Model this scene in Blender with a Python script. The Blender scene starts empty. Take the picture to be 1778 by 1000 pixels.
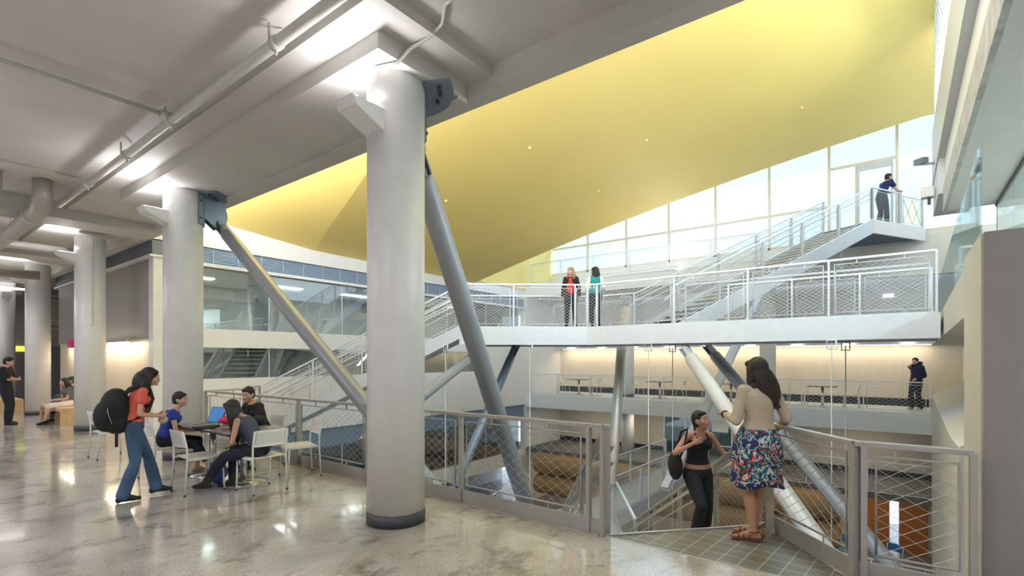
import bpy, bmesh, math, random
from mathutils import Vector, Matrix, Euler
random.seed(7)
C = bpy.context.scene.collection
V = Vector
PI = math.pi

# ------------------------------------------------------------------ camera, world, lights, exposure
FD = V((0.7934, 0.6088, 0.0))          # the way the lens looks (level)
RT = V((0.6088, -0.7934, 0.0))         # to its right
cam = bpy.data.cameras.new('camera')
cam.sensor_width = 36.0
cam.lens = 36.0 * 879.0 / 1778.0
cam.shift_y = 124.0 / 1778.0
cam.clip_start = 0.05
cam.clip_end = 300
cam_ob = bpy.data.objects.new('camera', cam)
C.objects.link(cam_ob)
cam_ob.location = (0, 0, 1.7)
cam_ob.rotation_euler = (PI / 2, 0, math.atan2(FD.y, FD.x) - PI / 2)
bpy.context.scene.camera = cam_ob

sc = bpy.context.scene
sc.view_settings.view_transform = 'Standard'
sc.view_settings.look = 'None'
sc.view_settings.exposure = 0.25
sc.view_settings.gamma = 1.0
sc.view_settings.use_curve_mapping = False
sc.cycles.max_bounces = 7
sc.cycles.diffuse_bounces = 4
sc.cycles.glossy_bounces = 3
sc.cycles.transparent_max_bounces = 16
sc.cycles.sample_clamp_indirect = 6.0
sc.cycles.caustics_reflective = False
sc.cycles.caustics_refractive = False

w = bpy.data.worlds.new('world')
sc.world = w
w.use_nodes = True
bg = w.node_tree.nodes['Background']
bg.inputs[0].default_value = (0.76, 0.91, 1.0, 1)
bg.inputs[1].default_value = 1.4


def area(name, loc, target, sx, sy, power, col=(1, 1, 1), spread=None):
    l = bpy.data.lights.new(name, 'AREA')
    l.shape = 'RECTANGLE'
    l.size = sx
    l.size_y = sy
    l.energy = power
    l.color = col
    if spread:
        l.spread = spread
    o = bpy.data.objects.new(name, l)
    C.objects.link(o)
    o.location = loc
    d = V(target) - V(loc)
    o.rotation_euler = d.to_track_quat('-Z', 'Y').to_euler()
    return o


# daylight entering through the clerestory windows at the far side plus added fill through an unseen gap over the edge
win_l = area('daylight_windows', (28.0, 6.0, 15.0), (13, 6.0, 4.5), 16.0, 6.0, 5400, (0.54, 0.70, 1.0))
sky_fill_l = area('added_sky_fill', (4.3, 0.0, 8.2), (13, 3.5, 1.5), 6.5, 3.4, 520, (0.54, 0.69, 1.0))
# cove lights on top of the slab edge washing the yellow ceiling, then added fill strips across the atrium
area('cove_and_fill_light', (4.05, 5.5, 5.50), (6.3, 5.5, 8.9), 19.0, 0.2, 760, (1.0, 0.94, 0.86))
area('cove_and_fill_light', (4.08, 11.0, 5.45), (6.2, 11.0, 7.8), 6.5, 0.15, 260, (1.0, 0.95, 0.88))
area('cove_and_fill_light', (10.0, -0.80, 7.3), (10.5, 3.5, 10), 10.0, 0.2, 330, (1.0, 0.97, 0.93))  # unseen strip added above the right fascia to brighten the yellow
area('cove_and_fill_light', (20.35, 7.0, 5.55), (17.5, 7.0, 8.5), 0.2, 12.0, 130, (1.0, 0.95, 0.88))  # unseen strip added at the upper walkway to lift the far yellow
# unseen lamps added to brighten the lounge, behind and left of the viewpoint
for i, (x, y) in enumerate(((0.2, -2.0), (-1.8, 3.0), (-1.8, 8.5), (-0.6, 14.0), (0.0, 20.0), (1.0, 26.0))):
    area('lounge_fill', (x, y, 4.45), (x, y, 0), 2.4, 0.5, 98, (0.95, 0.94, 1.0))
    area('lounge_ceiling_fill', (x, y, 3.7), (x, y, 5), 2.4, 0.5, 32, (0.95, 0.94, 1.0))  # added upward fill for the lounge ceiling

# ------------------------------------------------------------------ materials
MATS = {}


def mat(name, col, rough=0.5, metal=0.0, noise=0.0, nscale=6.0, bump=0.0, bscale=40.0, spec=0.5, emit=None, stretch=None, coat=0.0, trans=0.0):
    if name in MATS:
        return MATS[name]
    m = bpy.data.materials.new(name)
    m.use_nodes = True
    nt = m.node_tree
    b = nt.nodes['Principled BSDF']
    b.inputs['Base Color'].default_value = (*col, 1)
    b.inputs['Roughness'].default_value = rough
    b.inputs['Metallic'].default_value = metal
    b.inputs['Specular IOR Level'].default_value = spec
    b.inputs['Coat Weight'].default_value = coat
    if emit:
        b.inputs['Emission Color'].default_value = (*emit[0], 1)
        b.inputs['Emission Strength'].default_value = emit[1]
    tc = nt.nodes.new('ShaderNodeTexCoord')
    mp = nt.nodes.new('ShaderNodeMapping')
    nt.links.new(tc.outputs['Object'], mp.inputs[0])
    if stretch:
        mp.inputs['Scale'].default_value = stretch
    nz = nt.nodes.new('ShaderNodeTexNoise')
    nz.inputs['Scale'].default_value = nscale
    nz.inputs['Detail'].default_value = 5
    nt.links.new(mp.outputs[0], nz.inputs['Vector'])
    a = noise or 0.03
    cr = nt.nodes.new('ShaderNodeValToRGB')
    cr.color_ramp.elements[0].position = 0.3
    cr.color_ramp.elements[1].position = 0.7
    cr.color_ramp.elements[0].color = (*[c * (1 - a) for c in col], 1)
    cr.color_ramp.elements[1].color = (*[min(1, c * (1 + a)) for c in col], 1)
    nt.links.new(nz.outputs['Fac'], cr.inputs[0])
    nt.links.new(cr.outputs[0], b.inputs['Base Color'])
    if bump:
        n2 = nt.nodes.new('ShaderNodeTexNoise')
        n2.inputs['Scale'].default_value = bscale
        nt.links.new(mp.outputs[0], n2.inputs['Vector'])
        bp = nt.nodes.new('ShaderNodeBump')
        bp.inputs['Strength'].default_value = bump
        bp.inputs['Distance'].default_value = 0.01
        nt.links.new(n2.outputs['Fac'], bp.inputs['Height'])
        nt.links.new(bp.outputs[0], b.inputs['Normal'])
    MATS[name] = m
    return m


white = mat('white_paint', (0.78, 0.78, 0.77), 0.5)
colwhite = mat('column_paint', (0.74, 0.74, 0.73), 0.38, bump=0.05, bscale=5)
ceil_m = mat('painted_concrete_ceiling', (0.60, 0.58, 0.55), 0.6, noise=0.05, nscale=1.3, bump=0.15, bscale=9)
pipe_m = mat('painted_pipe', (0.62, 0.61, 0.57), 0.4)
yellow = mat('yellow_plaster', (0.86, 0.68, 0.225), 0.6, noise=0.02, nscale=0.6, bump=0.05, bscale=3)
steel = mat('brushed_steel_rail', (0.55, 0.55, 0.54), 0.36, 0.55)
warmsteel = mat('painted_steel_grey', (0.42, 0.41, 0.39), 0.42, 0.3)
palesteel = mat('pale_steel', (0.70, 0.73, 0.76), 0.38, 0.25)
wire_m = mat('wire_rope', (0.62, 0.62, 0.61), 0.3, 0.8)
wire_pale = mat('pale_wire_rope', (0.78, 0.80, 0.83), 0.4, 0.35)
tube_m = mat('silver_strut_paint', (0.31, 0.33, 0.37), 0.4, 0.2)
tube_pale = mat('pale_strut_paint', (0.68, 0.69, 0.70), 0.42, 0.1)
blue_steel = mat('blue_grey_steel', (0.20, 0.25, 0.31), 0.42, 0.3)
dark = mat('dark_base', (0.05, 0.055, 0.065), 0.5)
black = mat('black_fabric', (0.012, 0.012, 0.014), 0.8, bump=0.1, bscale=60)
charcoal = mat('charcoal_wall', (0.10, 0.11, 0.12), 0.6)
greywall = mat('grey_wall', (0.42, 0.41, 0.39), 0.6)
wood = mat('pale_maple', (0.68, 0.60, 0.49), 0.5, noise=0.05, nscale=3, stretch=(8, 8, 0.6))
woodh = mat('maple_bench', (0.66, 0.46, 0.25), 0.45, noise=0.15, nscale=4, stretch=(1, 8, 8))
tan = mat('tan_timber_shell', (0.50, 0.31, 0.16), 0.5, noise=0.1, nscale=3, stretch=(5, 0.4, 5))
plastic = mat('white_plastic', (0.74, 0.74, 0.70), 0.35)
chrome = mat('satin_chrome', (0.72, 0.72, 0.71), 0.22, 0.9)
lowfloor = mat('grey_carpet', (0.16, 0.16, 0.17), 0.85, noise=0.15, nscale=8)
tread_m = mat('stair_tread_steel', (0.60, 0.62, 0.64), 0.55, 0.2)
bluemesh = mat('blue_louvre', (0.22, 0.30, 0.42), 0.5, 0.3)
orangewood = mat('orange_timber_door', (0.45, 0.18, 0.05), 0.4)


def emis(name, col, s):
    return mat(name, col, 0.5, emit=(col, s))


lampw = emis('lamp_white', (1.0, 0.95, 0.86), 6.0)


def glass_mat(name, tint=(0.9, 0.97, 1.0), gl=0.12):
    m = bpy.data.materials.new(name)
    m.use_nodes = True
    nt = m.node_tree
    nt.nodes.clear()
    o = nt.nodes.new('ShaderNodeOutputMaterial')
    mx = nt.nodes.new('ShaderNodeMixShader')
    t = nt.nodes.new('ShaderNodeBsdfTransparent')
    t.inputs[0].default_value = (*tint, 1)
    g = nt.nodes.new('ShaderNodeBsdfGlossy')
    g.inputs['Roughness'].default_value = 0.02
    lw = nt.nodes.new('ShaderNodeLayerWeight')
    lw.inputs[0].default_value = 0.25
    ml = nt.nodes.new('ShaderNodeMath')
    ml.operation = 'MULTIPLY_ADD'
    ml.inputs[1].default_value = 0.5
    ml.inputs[2].default_value = gl
    nt.links.new(lw.outputs['Fresnel'], ml.inputs[0])
    nt.links.new(ml.outputs[0], mx.inputs[0])
    nt.links.new(t.outputs[0], mx.inputs[1])
    nt.links.new(g.outputs[0], mx.inputs[2])
    nt.links.new(mx.outputs[0], o.inputs[0])
    return m


glass = glass_mat('clear_glass')
glass_t = glass_mat('facade_glass', (0.72, 0.80, 0.82), 0.22)
glass_g = glass_mat('guard_glass', (0.88, 0.97, 0.97), 0.05)


def floor_material():
    m = bpy.data.materials.new('polished_concrete')
    m.use_nodes = True
    nt = m.node_tree
    L = nt.links
    b = nt.nodes['Principled BSDF']
    tc = nt.nodes.new('ShaderNodeTexCoord')

    def noise(scale, detail, rough=0.6, dist=0.0, rot=0.0, sc_=(1, 1, 1)):
        mp = nt.nodes.new('ShaderNodeMapping')
        mp.inputs['Rotation'].default_value = (0, 0, rot)
        mp.inputs['Scale'].default_value = sc_
        L.new(tc.outputs['Object'], mp.inputs[0])
        n = nt.nodes.new('ShaderNodeTexNoise')
        n.inputs['Scale'].default_value = scale
        n.inputs['Detail'].default_value = detail
        n.inputs['Roughness'].default_value = rough
        n.inputs['Distortion'].default_value = dist
        L.new(mp.outputs[0], n.inputs['Vector'])
        return n

    def ramp(n, p0, c0, p1, c1):
        r = nt.nodes.new('ShaderNodeValToRGB')
        r.color_ramp.elements[0].position = p0
        r.color_ramp.elements[0].color = (*c0, 1)
        r.color_ramp.elements[1].position = p1
        r.color_ramp.elements[1].color = (*c1, 1)
        L.new(n.outputs['Fac'], r.inputs[0])
        return r

    def mixm(a, c, mode='MULTIPLY', f=1.0):
        x = nt.nodes.new('ShaderNodeMix')
        x.data_type = 'RGBA'
        x.blend_type = mode
        x.inputs[0].default_value = f
        L.new(a, x.inputs[6])
        L.new(c, x.inputs[7])
        return x.outputs[2]
    big = ramp(noise(0.9, 6, 0.62, 0.3), 0.3, (0.36, 0.345, 0.315), 0.7, (0.60, 0.585, 0.555))
    sp = ramp(noise(48, 3, 0.75), 0.34, (0.66, 0.62, 0.58), 0.52, (1.06, 1.05, 1.03))
    st = ramp(noise(1.5, 7, 0.7, 0.35, 0.5, (1, 1.5, 1)), 0.31, (0.30, 0.28, 0.26), 0.47, (1, 1, 1))
    st2 = ramp(noise(5.5, 6, 0.7, 0.4), 0.30, (0.5, 0.48, 0.46), 0.42, (1, 1, 1))
    c = mixm(big.outputs[0], sp.outputs[0])
    c = mixm(c, st.outputs[0])
    c = mixm(c, st2.outputs[0], f=0.8)
    L.new(c, b.inputs['Base Color'])
    rr = ramp(noise(1.4, 5), 0.3, (0.07, 0.07, 0.07), 0.7, (0.20, 0.20, 0.20))
    L.new(rr.outputs[0], b.inputs['Roughness'])
    b.inputs['Specular IOR Level'].default_value = 0.75
    b.inputs['Coat Weight'].default_value = 0.35
    b.inputs['Coat Roughness'].default_value = 0.06
    n3 = noise(2.2, 3)
    bp = nt.nodes.new('ShaderNodeBump')
    bp.inputs['Strength'].default_value = 0.05
    bp.inputs['Distance'].default_value = 0.05
    L.new(n3.outputs['Fac'], bp.inputs['Height'])
    L.new(bp.outputs[0], b.inputs['Normal'])
    return m


concrete = floor_material()


def print_material():
    m = bpy.data.materials.new('floral_print')
    m.use_nodes = True
    nt = m.node_tree
    L = nt.links
    b = nt.nodes['Principled BSDF']
    b.inputs['Roughness'].default_value = 0.8
    tc = nt.nodes.new('ShaderNodeTexCoord')
    n = nt.nodes.new('ShaderNodeTexNoise')
    n.inputs['Scale'].default_value = 9
    n.inputs['Detail'].default_value = 3
    n.inputs['Roughness'].default_value = 0.5
    n.inputs['Distortion'].default_value = 0.5
    L.new(tc.outputs['Object'], n.inputs['Vector'])
    r = nt.nodes.new('ShaderNodeValToRGB')
    r.color_ramp.interpolation = 'CONSTANT'
    e = r.color_ramp.elements
    e[0].position = 0; e[0].color = (0.02, 0.03, 0.13, 1)
    e[1].position = 0.42; e[1].color = (0.02, 0.03, 0.10, 1)
    for p, c in ((0.46, (0.60, 0.58, 0.54)), (0.49, (0.02, 0.20, 0.19)), (0.53, (0.015, 0.02, 0.09)), (0.57, (0.60, 0.06, 0.03)), (0.595, (0.62, 0.60, 0.56)), (0.63, (0.02, 0.03, 0.12)), (0.70, (0.5, 0.2, 0.05))):
        k = e.new(p); k.color = (*c, 1)
    L.new(n.outputs['Fac'], r.inputs[0])
    L.new(r.outputs[0], b.inputs['Base Color'])
    return m


# ------------------------------------------------------------------ object helpers
def tag(o, label=None, cat=None, group=None, kind=None):
    if label: o['label'] = label
    if cat: o['category'] = cat
    if group: o['group'] = group
    if kind: o['kind'] = kind
    return o


def empty(name, loc=(0, 0, 0), rz=0.0, label=None, cat=None, group=None):
    o = bpy.data.objects.new(name, None)
    o.empty_display_size = 0.2
    C.objects.link(o)
    o.location = loc
    o.rotation_euler = (0, 0, rz)
    return tag(o, label, cat, group)


def copy_tree(o, parent=None):
    c = o.copy()
    C.objects.link(c)
    if parent is not None:
        c.parent = parent
    for ch in list(o.children):
        copy_tree(ch, c)
    return c


class MB:
    def __init__(s):
        s.v = []; s.f = []; s.smooth = []

    def add(s, vs, fs, smooth=False):
        n = len(s.v)
        s.v += [tuple(v) for v in vs]
        s.f += [tuple(i + n for i in f) for f in fs]
        s.smooth += [smooth] * len(fs)
        return s

    def box(s, x0, x1, y0, y1, z0, z1):
        vs = [(x, y, z) for z in (z0, z1) for y in (y0, y1) for x in (x0, x1)]
        return s.add(vs, [(0, 2, 3, 1), (4, 5, 7, 6), (0, 1, 5, 4), (2, 6, 7, 3), (0, 4, 6, 2), (1, 3, 7, 5)])

    def hexa(s, a, u, v, w_):
        a, u, v, w_ = V(a), V(u), V(v), V(w_)
        vs = [a, a + u, a + v, a + u + v, a + w_, a + u + w_, a + v + w_, a + u + v + w_]
        fs = [(0, 2, 3, 1), (4, 5, 7, 6), (0, 1, 5, 4), (2, 6, 7, 3), (0, 4, 6, 2), (1, 3, 7, 5)]
        if u.cross(v).dot(w_) < 0:
            fs = [f[::-1] for f in fs]
        return s.add(vs, fs)

    def bar(s, p, q, wd, ht, up=(0, 0, 1)):
        """square bar centred on p-q"""
        p, q = V(p), V(q)
        d = (q - p).normalized()
        side = d.cross(V(up))
        if side.length < 1e-4: side = d.cross(V((1, 0, 0)))
        side.normalize()
        u2 = side.cross(d).normalized()
        return s.hexa(p - side * wd / 2 - u2 * ht / 2, q - p, side * wd, u2 * ht)

    def tube(s, pts, r, n=8, cap=True, smooth=True):
        pts = [V(p) for p in pts]
        rs = r if isinstance(r, (list, tuple)) else [r] * len(pts)
        base = len(s.v)
        t = (pts[1] - pts[0]).normalized()
        a = t.cross(V((0, 0, 1)))
        if a.length < 1e-3: a = t.cross(V((1, 0, 0)))
        a.normalize()
        for i, p in enumerate(pts):
            if i == 0: t = (pts[1] - pts[0])
            elif i == len(pts) - 1: t = pts[-1] - pts[-2]
            else: t = (pts[i + 1] - p).normalized() + (p - pts[i - 1]).normalized()
            t.normalize()
            a = (a - t * a.dot(t)).normalized()
            b = t.cross(a)
            for k in range(n):
                an = 2 * PI * k / n
                s.v.append(tuple(p + (a * math.cos(an) + b * math.sin(an)) * rs[i]))
        for i in range(len(pts) - 1):
            for k in range(n):
                k2 = (k + 1) % n
                s.f.append((base + i * n + k, base + i * n + k2, base + (i + 1) * n + k2, base + (i + 1) * n + k))
                s.smooth.append(smooth)
        if cap:
            s.f.append(tuple(base + k for k in range(n))[::-1]); s.smooth.append(False)
            s.f.append(tuple(base + (len(pts) - 1) * n + k for k in range(n))); s.smooth.append(False)
        return s

    def prism(s, poly, z0, z1):
        n = len(poly)
        area_ = sum(poly[i][0] * poly[(i + 1) % n][1] - poly[(i + 1) % n][0] * poly[i][1] for i in range(n))
        if area_ < 0: poly = poly[::-1]
        vs = [(x, y, z0) for x, y in poly] + [(x, y, z1) for x, y in poly]
        fs = [tuple(range(n))[::-1], tuple(range(n, 2 * n))] + [(i, (i + 1) % n, n + (i + 1) % n, n + i) for i in range(n)]
        return s.add(vs, fs)

    def lathe(s, prof, cx=0, cy=0, n=40, smooth=True):
        base = len(s.v)
        for r, z in prof:
            for k in range(n):
                a = 2 * PI * k / n
                s.v.append((cx + r * math.cos(a), cy + r * math.sin(a), z))
        for i in range(len(prof) - 1):
            for k in range(n):
                k2 = (k + 1) % n
                s.f.append((base + i * n + k, base + i * n + k2, base + (i + 1) * n + k2, base + (i + 1) * n + k)); s.smooth.append(smooth)
        s.f.append(tuple(base + k for k in range(n))[::-1]); s.smooth.append(False)
        s.f.append(tuple(base + (len(prof) - 1) * n + k for k in range(n))); s.smooth.append(False)
        return s

    def ell(s, c, rx, ry, rz, M=None, n=14, m=9):
        c = V(c)
        base = len(s.v)
        M = M or Matrix.Identity(3)
        for i in range(m + 1):
            th = PI * i / m
            for k in range(n):
                ph = 2 * PI * k / n
                s.v.append(tuple(c + M @ V((rx * math.sin(th) * math.cos(ph), ry * math.sin(th) * math.sin(ph), rz * math.cos(th)))))
        for i in range(m):
            for k in range(n):
                k2 = (k + 1) % n
                s.f.append((base + i * n + k, base + (i + 1) * n + k, base + (i + 1) * n + k2, base + i * n + k2)); s.smooth.append(True)
        return s

    def build(s, name, m, parent=None, bevel=0.0, loc=None):
        me = bpy.data.meshes.new(name)
        me.from_pydata(s.v, [], s.f)
        me.polygons.foreach_set('use_smooth', s.smooth)
        me.update()
        me.materials.append(m)
        o = bpy.data.objects.new(name, me)
        C.objects.link(o)
        if parent is not None: o.parent = parent
        if loc is not None: o.location = loc
        if bevel:
            bv = o.modifiers.new('bevel', 'BEVEL')
            bv.width = bevel; bv.segments = 2; bv.limit_method = 'ANGLE'
        return o


def struct(name, mb, m):
    return tag(mb.build(name, m), kind='structure')


def wires(mb, A, U, W, cu, cv, r, beads=0.0):
    """diamond net on the parallelogram A + u*U + v*W (cell sizes in metres)"""
    A, U, W = V(A), V(U), V(W)
    lu, lv = U.length, W.length
    nu, nv = max(2, round(lu / cu)), max(1, round(lv / cv))
    N = U.cross(W).normalized()

    def seg(u0, v0, u1, v1):
        p, q = A + U * (u0 / nu) + W * (v0 / nv), A + U * (u1 / nu) + W * (v1 / nv)
        t = (q - p).normalized()
        b = t.cross(N).normalized()
        vs = []
        for e in (p, q):
            vs += [e + N * r, e - N * r * 0.6 + b * r, e - N * r * 0.6 - b * r]
        mb.add(vs, [(0, 1, 4, 3), (1, 2, 5, 4), (2, 0, 3, 5)], True)
    for k in range(-nv, nu):
        for sgn in (1, -1):
            u0, u1 = k, k + nv
            a, b_ = max(u0, 0), min(u1, nu)
            if b_ <= a: continue
            if sgn > 0: seg(a, a - k, b_, b_ - k)
            else: seg(a, nv - (a - k), b_, nv - (b_ - k))
    if beads:
        for i in range(nu * 2 + 1):
            for j in range(nv * 2 + 1):
                if (i + j) % 2 == (0 if nv % 1 == 0 else 1) and i % 2 == j % 2:
                    p = A + U * (i / 2 / nu) + W * (j / 2 / nv)
                    mb.ell(p, beads, beads, beads, n=5, m=3)


def railing(name, label, pts, h=1.07, group=None, post=0.05, toe=0.16, m=None, wm=None, cu=0.12, cv=0.075, wr=0.0016, frame=True,
            cat='railing', lean=0.0, posts=True, z_lift=0.0, beads=0.0, inner=False):
    """a run of guard rail: pts are the base points of its posts (world)"""
    m = m or steel; wm = wm or wire_m
    root = empty(name, pts[0], 0, label, cat, group)
    o = V(pts[0])
    P = [V(p) - o for p in pts]
    H = V((0, 0, h))
    tr = MB()
    for a, b in zip(P, P[1:]):
        tr.bar(a + H - V((0, 0, 0.015)), b + H - V((0, 0, 0.015)), post * 1.1, 0.04)
    tr.build('top_rail', m, root, bevel=0.004)
    if toe:
        t = MB()
        for a, b in zip(P, P[1:]):
            t.bar(a + V((0, 0, toe / 2)), b + V((0, 0, toe / 2)), 0.012, toe)
        t.build('toe_plate', m, root)
    for i, p in enumerate(P):
        d = (P[min(i + 1, len(P) - 1)] - P[max(i - 1, 0)])
        d.z = 0
        d.normalize()
        pm = MB()
        sd = d.cross(V((0, 0, 1)))
        pm.hexa(-d * post * 0.35 - sd * post * 0.6 - V((0, 0, 0.02)), d * post * 0.7, sd * post * 1.2, H + V((0, 0, 0.0)))
        pm.build('post', m, root, loc=p)
    for a, b in zip(P, P[1:]):
        d = (b - a)
        L = d.length
        if L < 0.25: continue
        u = d / L
        g = min(0.09, L * 0.12)
        z0, z1 = toe + 0.06, h - 0.10
        A = a + u * g + V((0, 0, z0))
        B = b - u * g + V((0, 0, z0))
        up = V((0, 0, z1 - z0))
        if frame:
            fm = MB()
            fr_ = 0.011 if post > 0.03 else 0.009
            fm.tube([A, B, B + up, A + up, A], fr_, 6)
            nb = max(2, int(L / 0.6))
            for k in range(nb):
                t = (k + 0.5) / nb
                q = A.lerp(B, t)
                fm.bar(q - V((0, 0, 0.10)), q, 0.012, 0.02)
                fm.bar(q + up, q + up + V((0, 0, 0.09)), 0.012, 0.02)
            fm_o = fm.build('panel_frame', m, root)
        wmb = MB()
        wires(wmb, A, B - A, up, cu, cv, wr, beads)
        wmb.build('wire_mesh', wm, fm_o if frame else root)
    return root


# ------------------------------------------------------------------ the lounge shell
XE = 4.39        # slab edge
land = [(4.42, 2.25), (5.62, 1.17), (5.46, 0.90), (4.70, 0.30), (4.42, 0.30)]
struct('floor', MB().box(-6, 4.42, -5, 31, -0.45, 0.0), concrete)
struct('floor_stair_foot', MB().prism([(4.42, 11.3), (5.2, 11.3), (6.2, 12.6), (7.6, 13.75), (7.6, 14.55), (4.42, 14.55)], -0.45, 0.0), concrete)
struct('trim_1', MB().box(4.36, 4.50, 2.3, 11.3, -0.5, 0.012), mat('edge_angle', (0.50, 0.45, 0.34), 0.4))

struct('ceiling', MB().box(-6, 4.40, -5, 31, 4.88, 5.3), ceil_m)
b = MB()
b.box(2.66, 4.2, 3.50, 31, 4.77, 4.885)
struct('ceiling_band', b, ceil_m)
struct('ceiling_drop_panel', MB().box(2.98, 4.2, 3.86, 11.3, 4.60, 4.77), ceil_m)
struct('ceiling_edge_beam', MB().box(4.2, 4.42, -5, 31, 4.62, 5.31), ceil_m)
struct('ceiling_groove', MB().box(4.05, 4.20, 3.86, 11.3, 4.57, 4.60), ceil_m)
for k, (y0, y1, zb) in enumerate(((13.5, 14.3, 4.56), (18.2, 19.0, 4.45), (24.0, 24.9, 4.4), (28.9, 29.6, 4.4))):
    struct('ceiling_cross_beam', MB().box(-6, 4.3, y0, y1, zb, 4.88), ceil_m)
struct('wall_left', MB().box(-6.2, -6, -5, 31, 0, 4.88), white)
struct('wall_near', MB().box(-6.2, 4.4, -5.2, -5, -5.3, 4.88), white)
b = MB(); b.box(-6.2, 9.5, 30.8, 31, 2.3, 5.3)
struct('wall_far', b, greywall)
struct('wall_far_lower', MB().box(-6.2, 9.5, 30.79, 31, 0, 2.3), mat('dark_grey_wall', (0.2, 0.2, 0.2), 0.6))

# the box room beyond the columns
struct('wall_room_side', MB().box(4.52, 4.9, 14.8, 24.0, 2.25, 4.88), mat('taupe_wall', (0.30, 0.29, 0.27), 0.55))
struct('wall_far_side', MB().box(6.3, 6.6, 23.7, 31, 0, 4.88), mat('dark_grey_wall', (0.2, 0.2, 0.2), 0.6))
struct('wall_room_end', MB().box(4.9, 6.6, 23.7, 24.0, 0, 4.88), mat('dark_grey_wall', (0.2, 0.2, 0.2), 0.6))
struct('ceiling_far_corner', MB().box(4.4, 6.6, 23.7, 31, 4.88, 5.3), ceil_m)
struct('floor_far_corner', MB().box(4.42, 6.6, 23.7, 31, -0.45, 0.0), concrete)
struct('wall_room_timber', MB().box(4.56, 4.9, 14.8, 24.0, 0, 2.25), wood)
struct('wall_room_corner', MB().box(4.48, 4.9, 14.50, 14.80, 0, 4.22), white)
struct('trim_louvre_band', MB().box(4.46, 4.9, 14.5, 24.1, 4.27, 4.62), mat('slate_louvre', (0.13, 0.15, 0.18), 0.5, 0.3))
struct('trim_2', MB().box(4.40, 4.9, 14.45, 24.1, 4.22, 4.27), white)


# ------------------------------------------------------------------ columns with their uplights
def column(y, label, x=3.5, base=True, conduit=False):
    r = empty('round_column', (x, y, 0), 0, label, 'column', 'round white columns along the slab edge')
    MB().lathe([(0.298, 0.12), (0.298, 4.61)], n=56).build('shaft', colwhite, r)
    MB().lathe([(0.305, 0.0), (0.305, 0.125)], n=56).build('base_band', mat('column_base_band', (0.055, 0.06, 0.075), 0.45), r)
    if conduit:
        MB().tube([(-0.02, -0.31, 4.58), (-0.02, -0.31, 2.5), (-0.28, -0.13, 2.46)], 0.012, 6).build('conduit', pipe_m, r)
    return r


def uplight(x, y, label, ang=PI):
    r = empty('column_uplight', (x, y, 4.0), ang, label, 'lamp', 'wedge uplights on the columns')
    b = MB()
    b.add([(0.25, -0.14, -0.02), (0.25, 0.14, -0.02), (0.60, 0.14, 0.13), (0.60, -0.14, 0.13),
           (0.25, -0.14, 0.20), (0.25, 0.14, 0.20), (0.64, 0.14, 0.21), (0.64, -0.14, 0.21)],
          [(0, 1, 2, 3), (7, 6, 5, 4), (0, 4, 5, 1), (1, 5, 6, 2), (2, 6, 7, 3), (3, 7, 4, 0)])
    hs_ = b.build('housing', white, r)
    MB().box(0.32, 0.58, -0.11, 0.11, 0.205, 0.216).build('lamp', lampw, hs_)
    d = V((math.cos(ang), math.sin(ang), 0))
    p = V((x, y, 4.23)) + d * 0.48
    area('uplight_lamp', p, p + V((0, 0, 1)) + d * 0.25, 0.3, 0.24, 17, (0.98, 0.97, 1.0))
    return r


names = ['nearest and largest round white column with dark base band',
         'round white column behind the standing woman and cafe tables',
         'round white column with thin conduit beside the wooden bench',
         'round white column behind the seated woman in white skirt',
         'round white column at far left behind the man in black']
ul = ['wedge uplight on the nearest white column', 'wedge uplight on the column behind the cafe tables',
      'wedge uplight on the column beside the bench', 'wedge uplight on the column behind the seated woman in white skirt', 'boxy uplight on the farthest column at left']
for k in range(5):
    yy = 4.23 + 5.65 * k
    column(yy, names[k], conduit=(k == 2))
    uplight(3.5, yy, ul[k], PI if k < 4 else -PI / 2)


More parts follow.
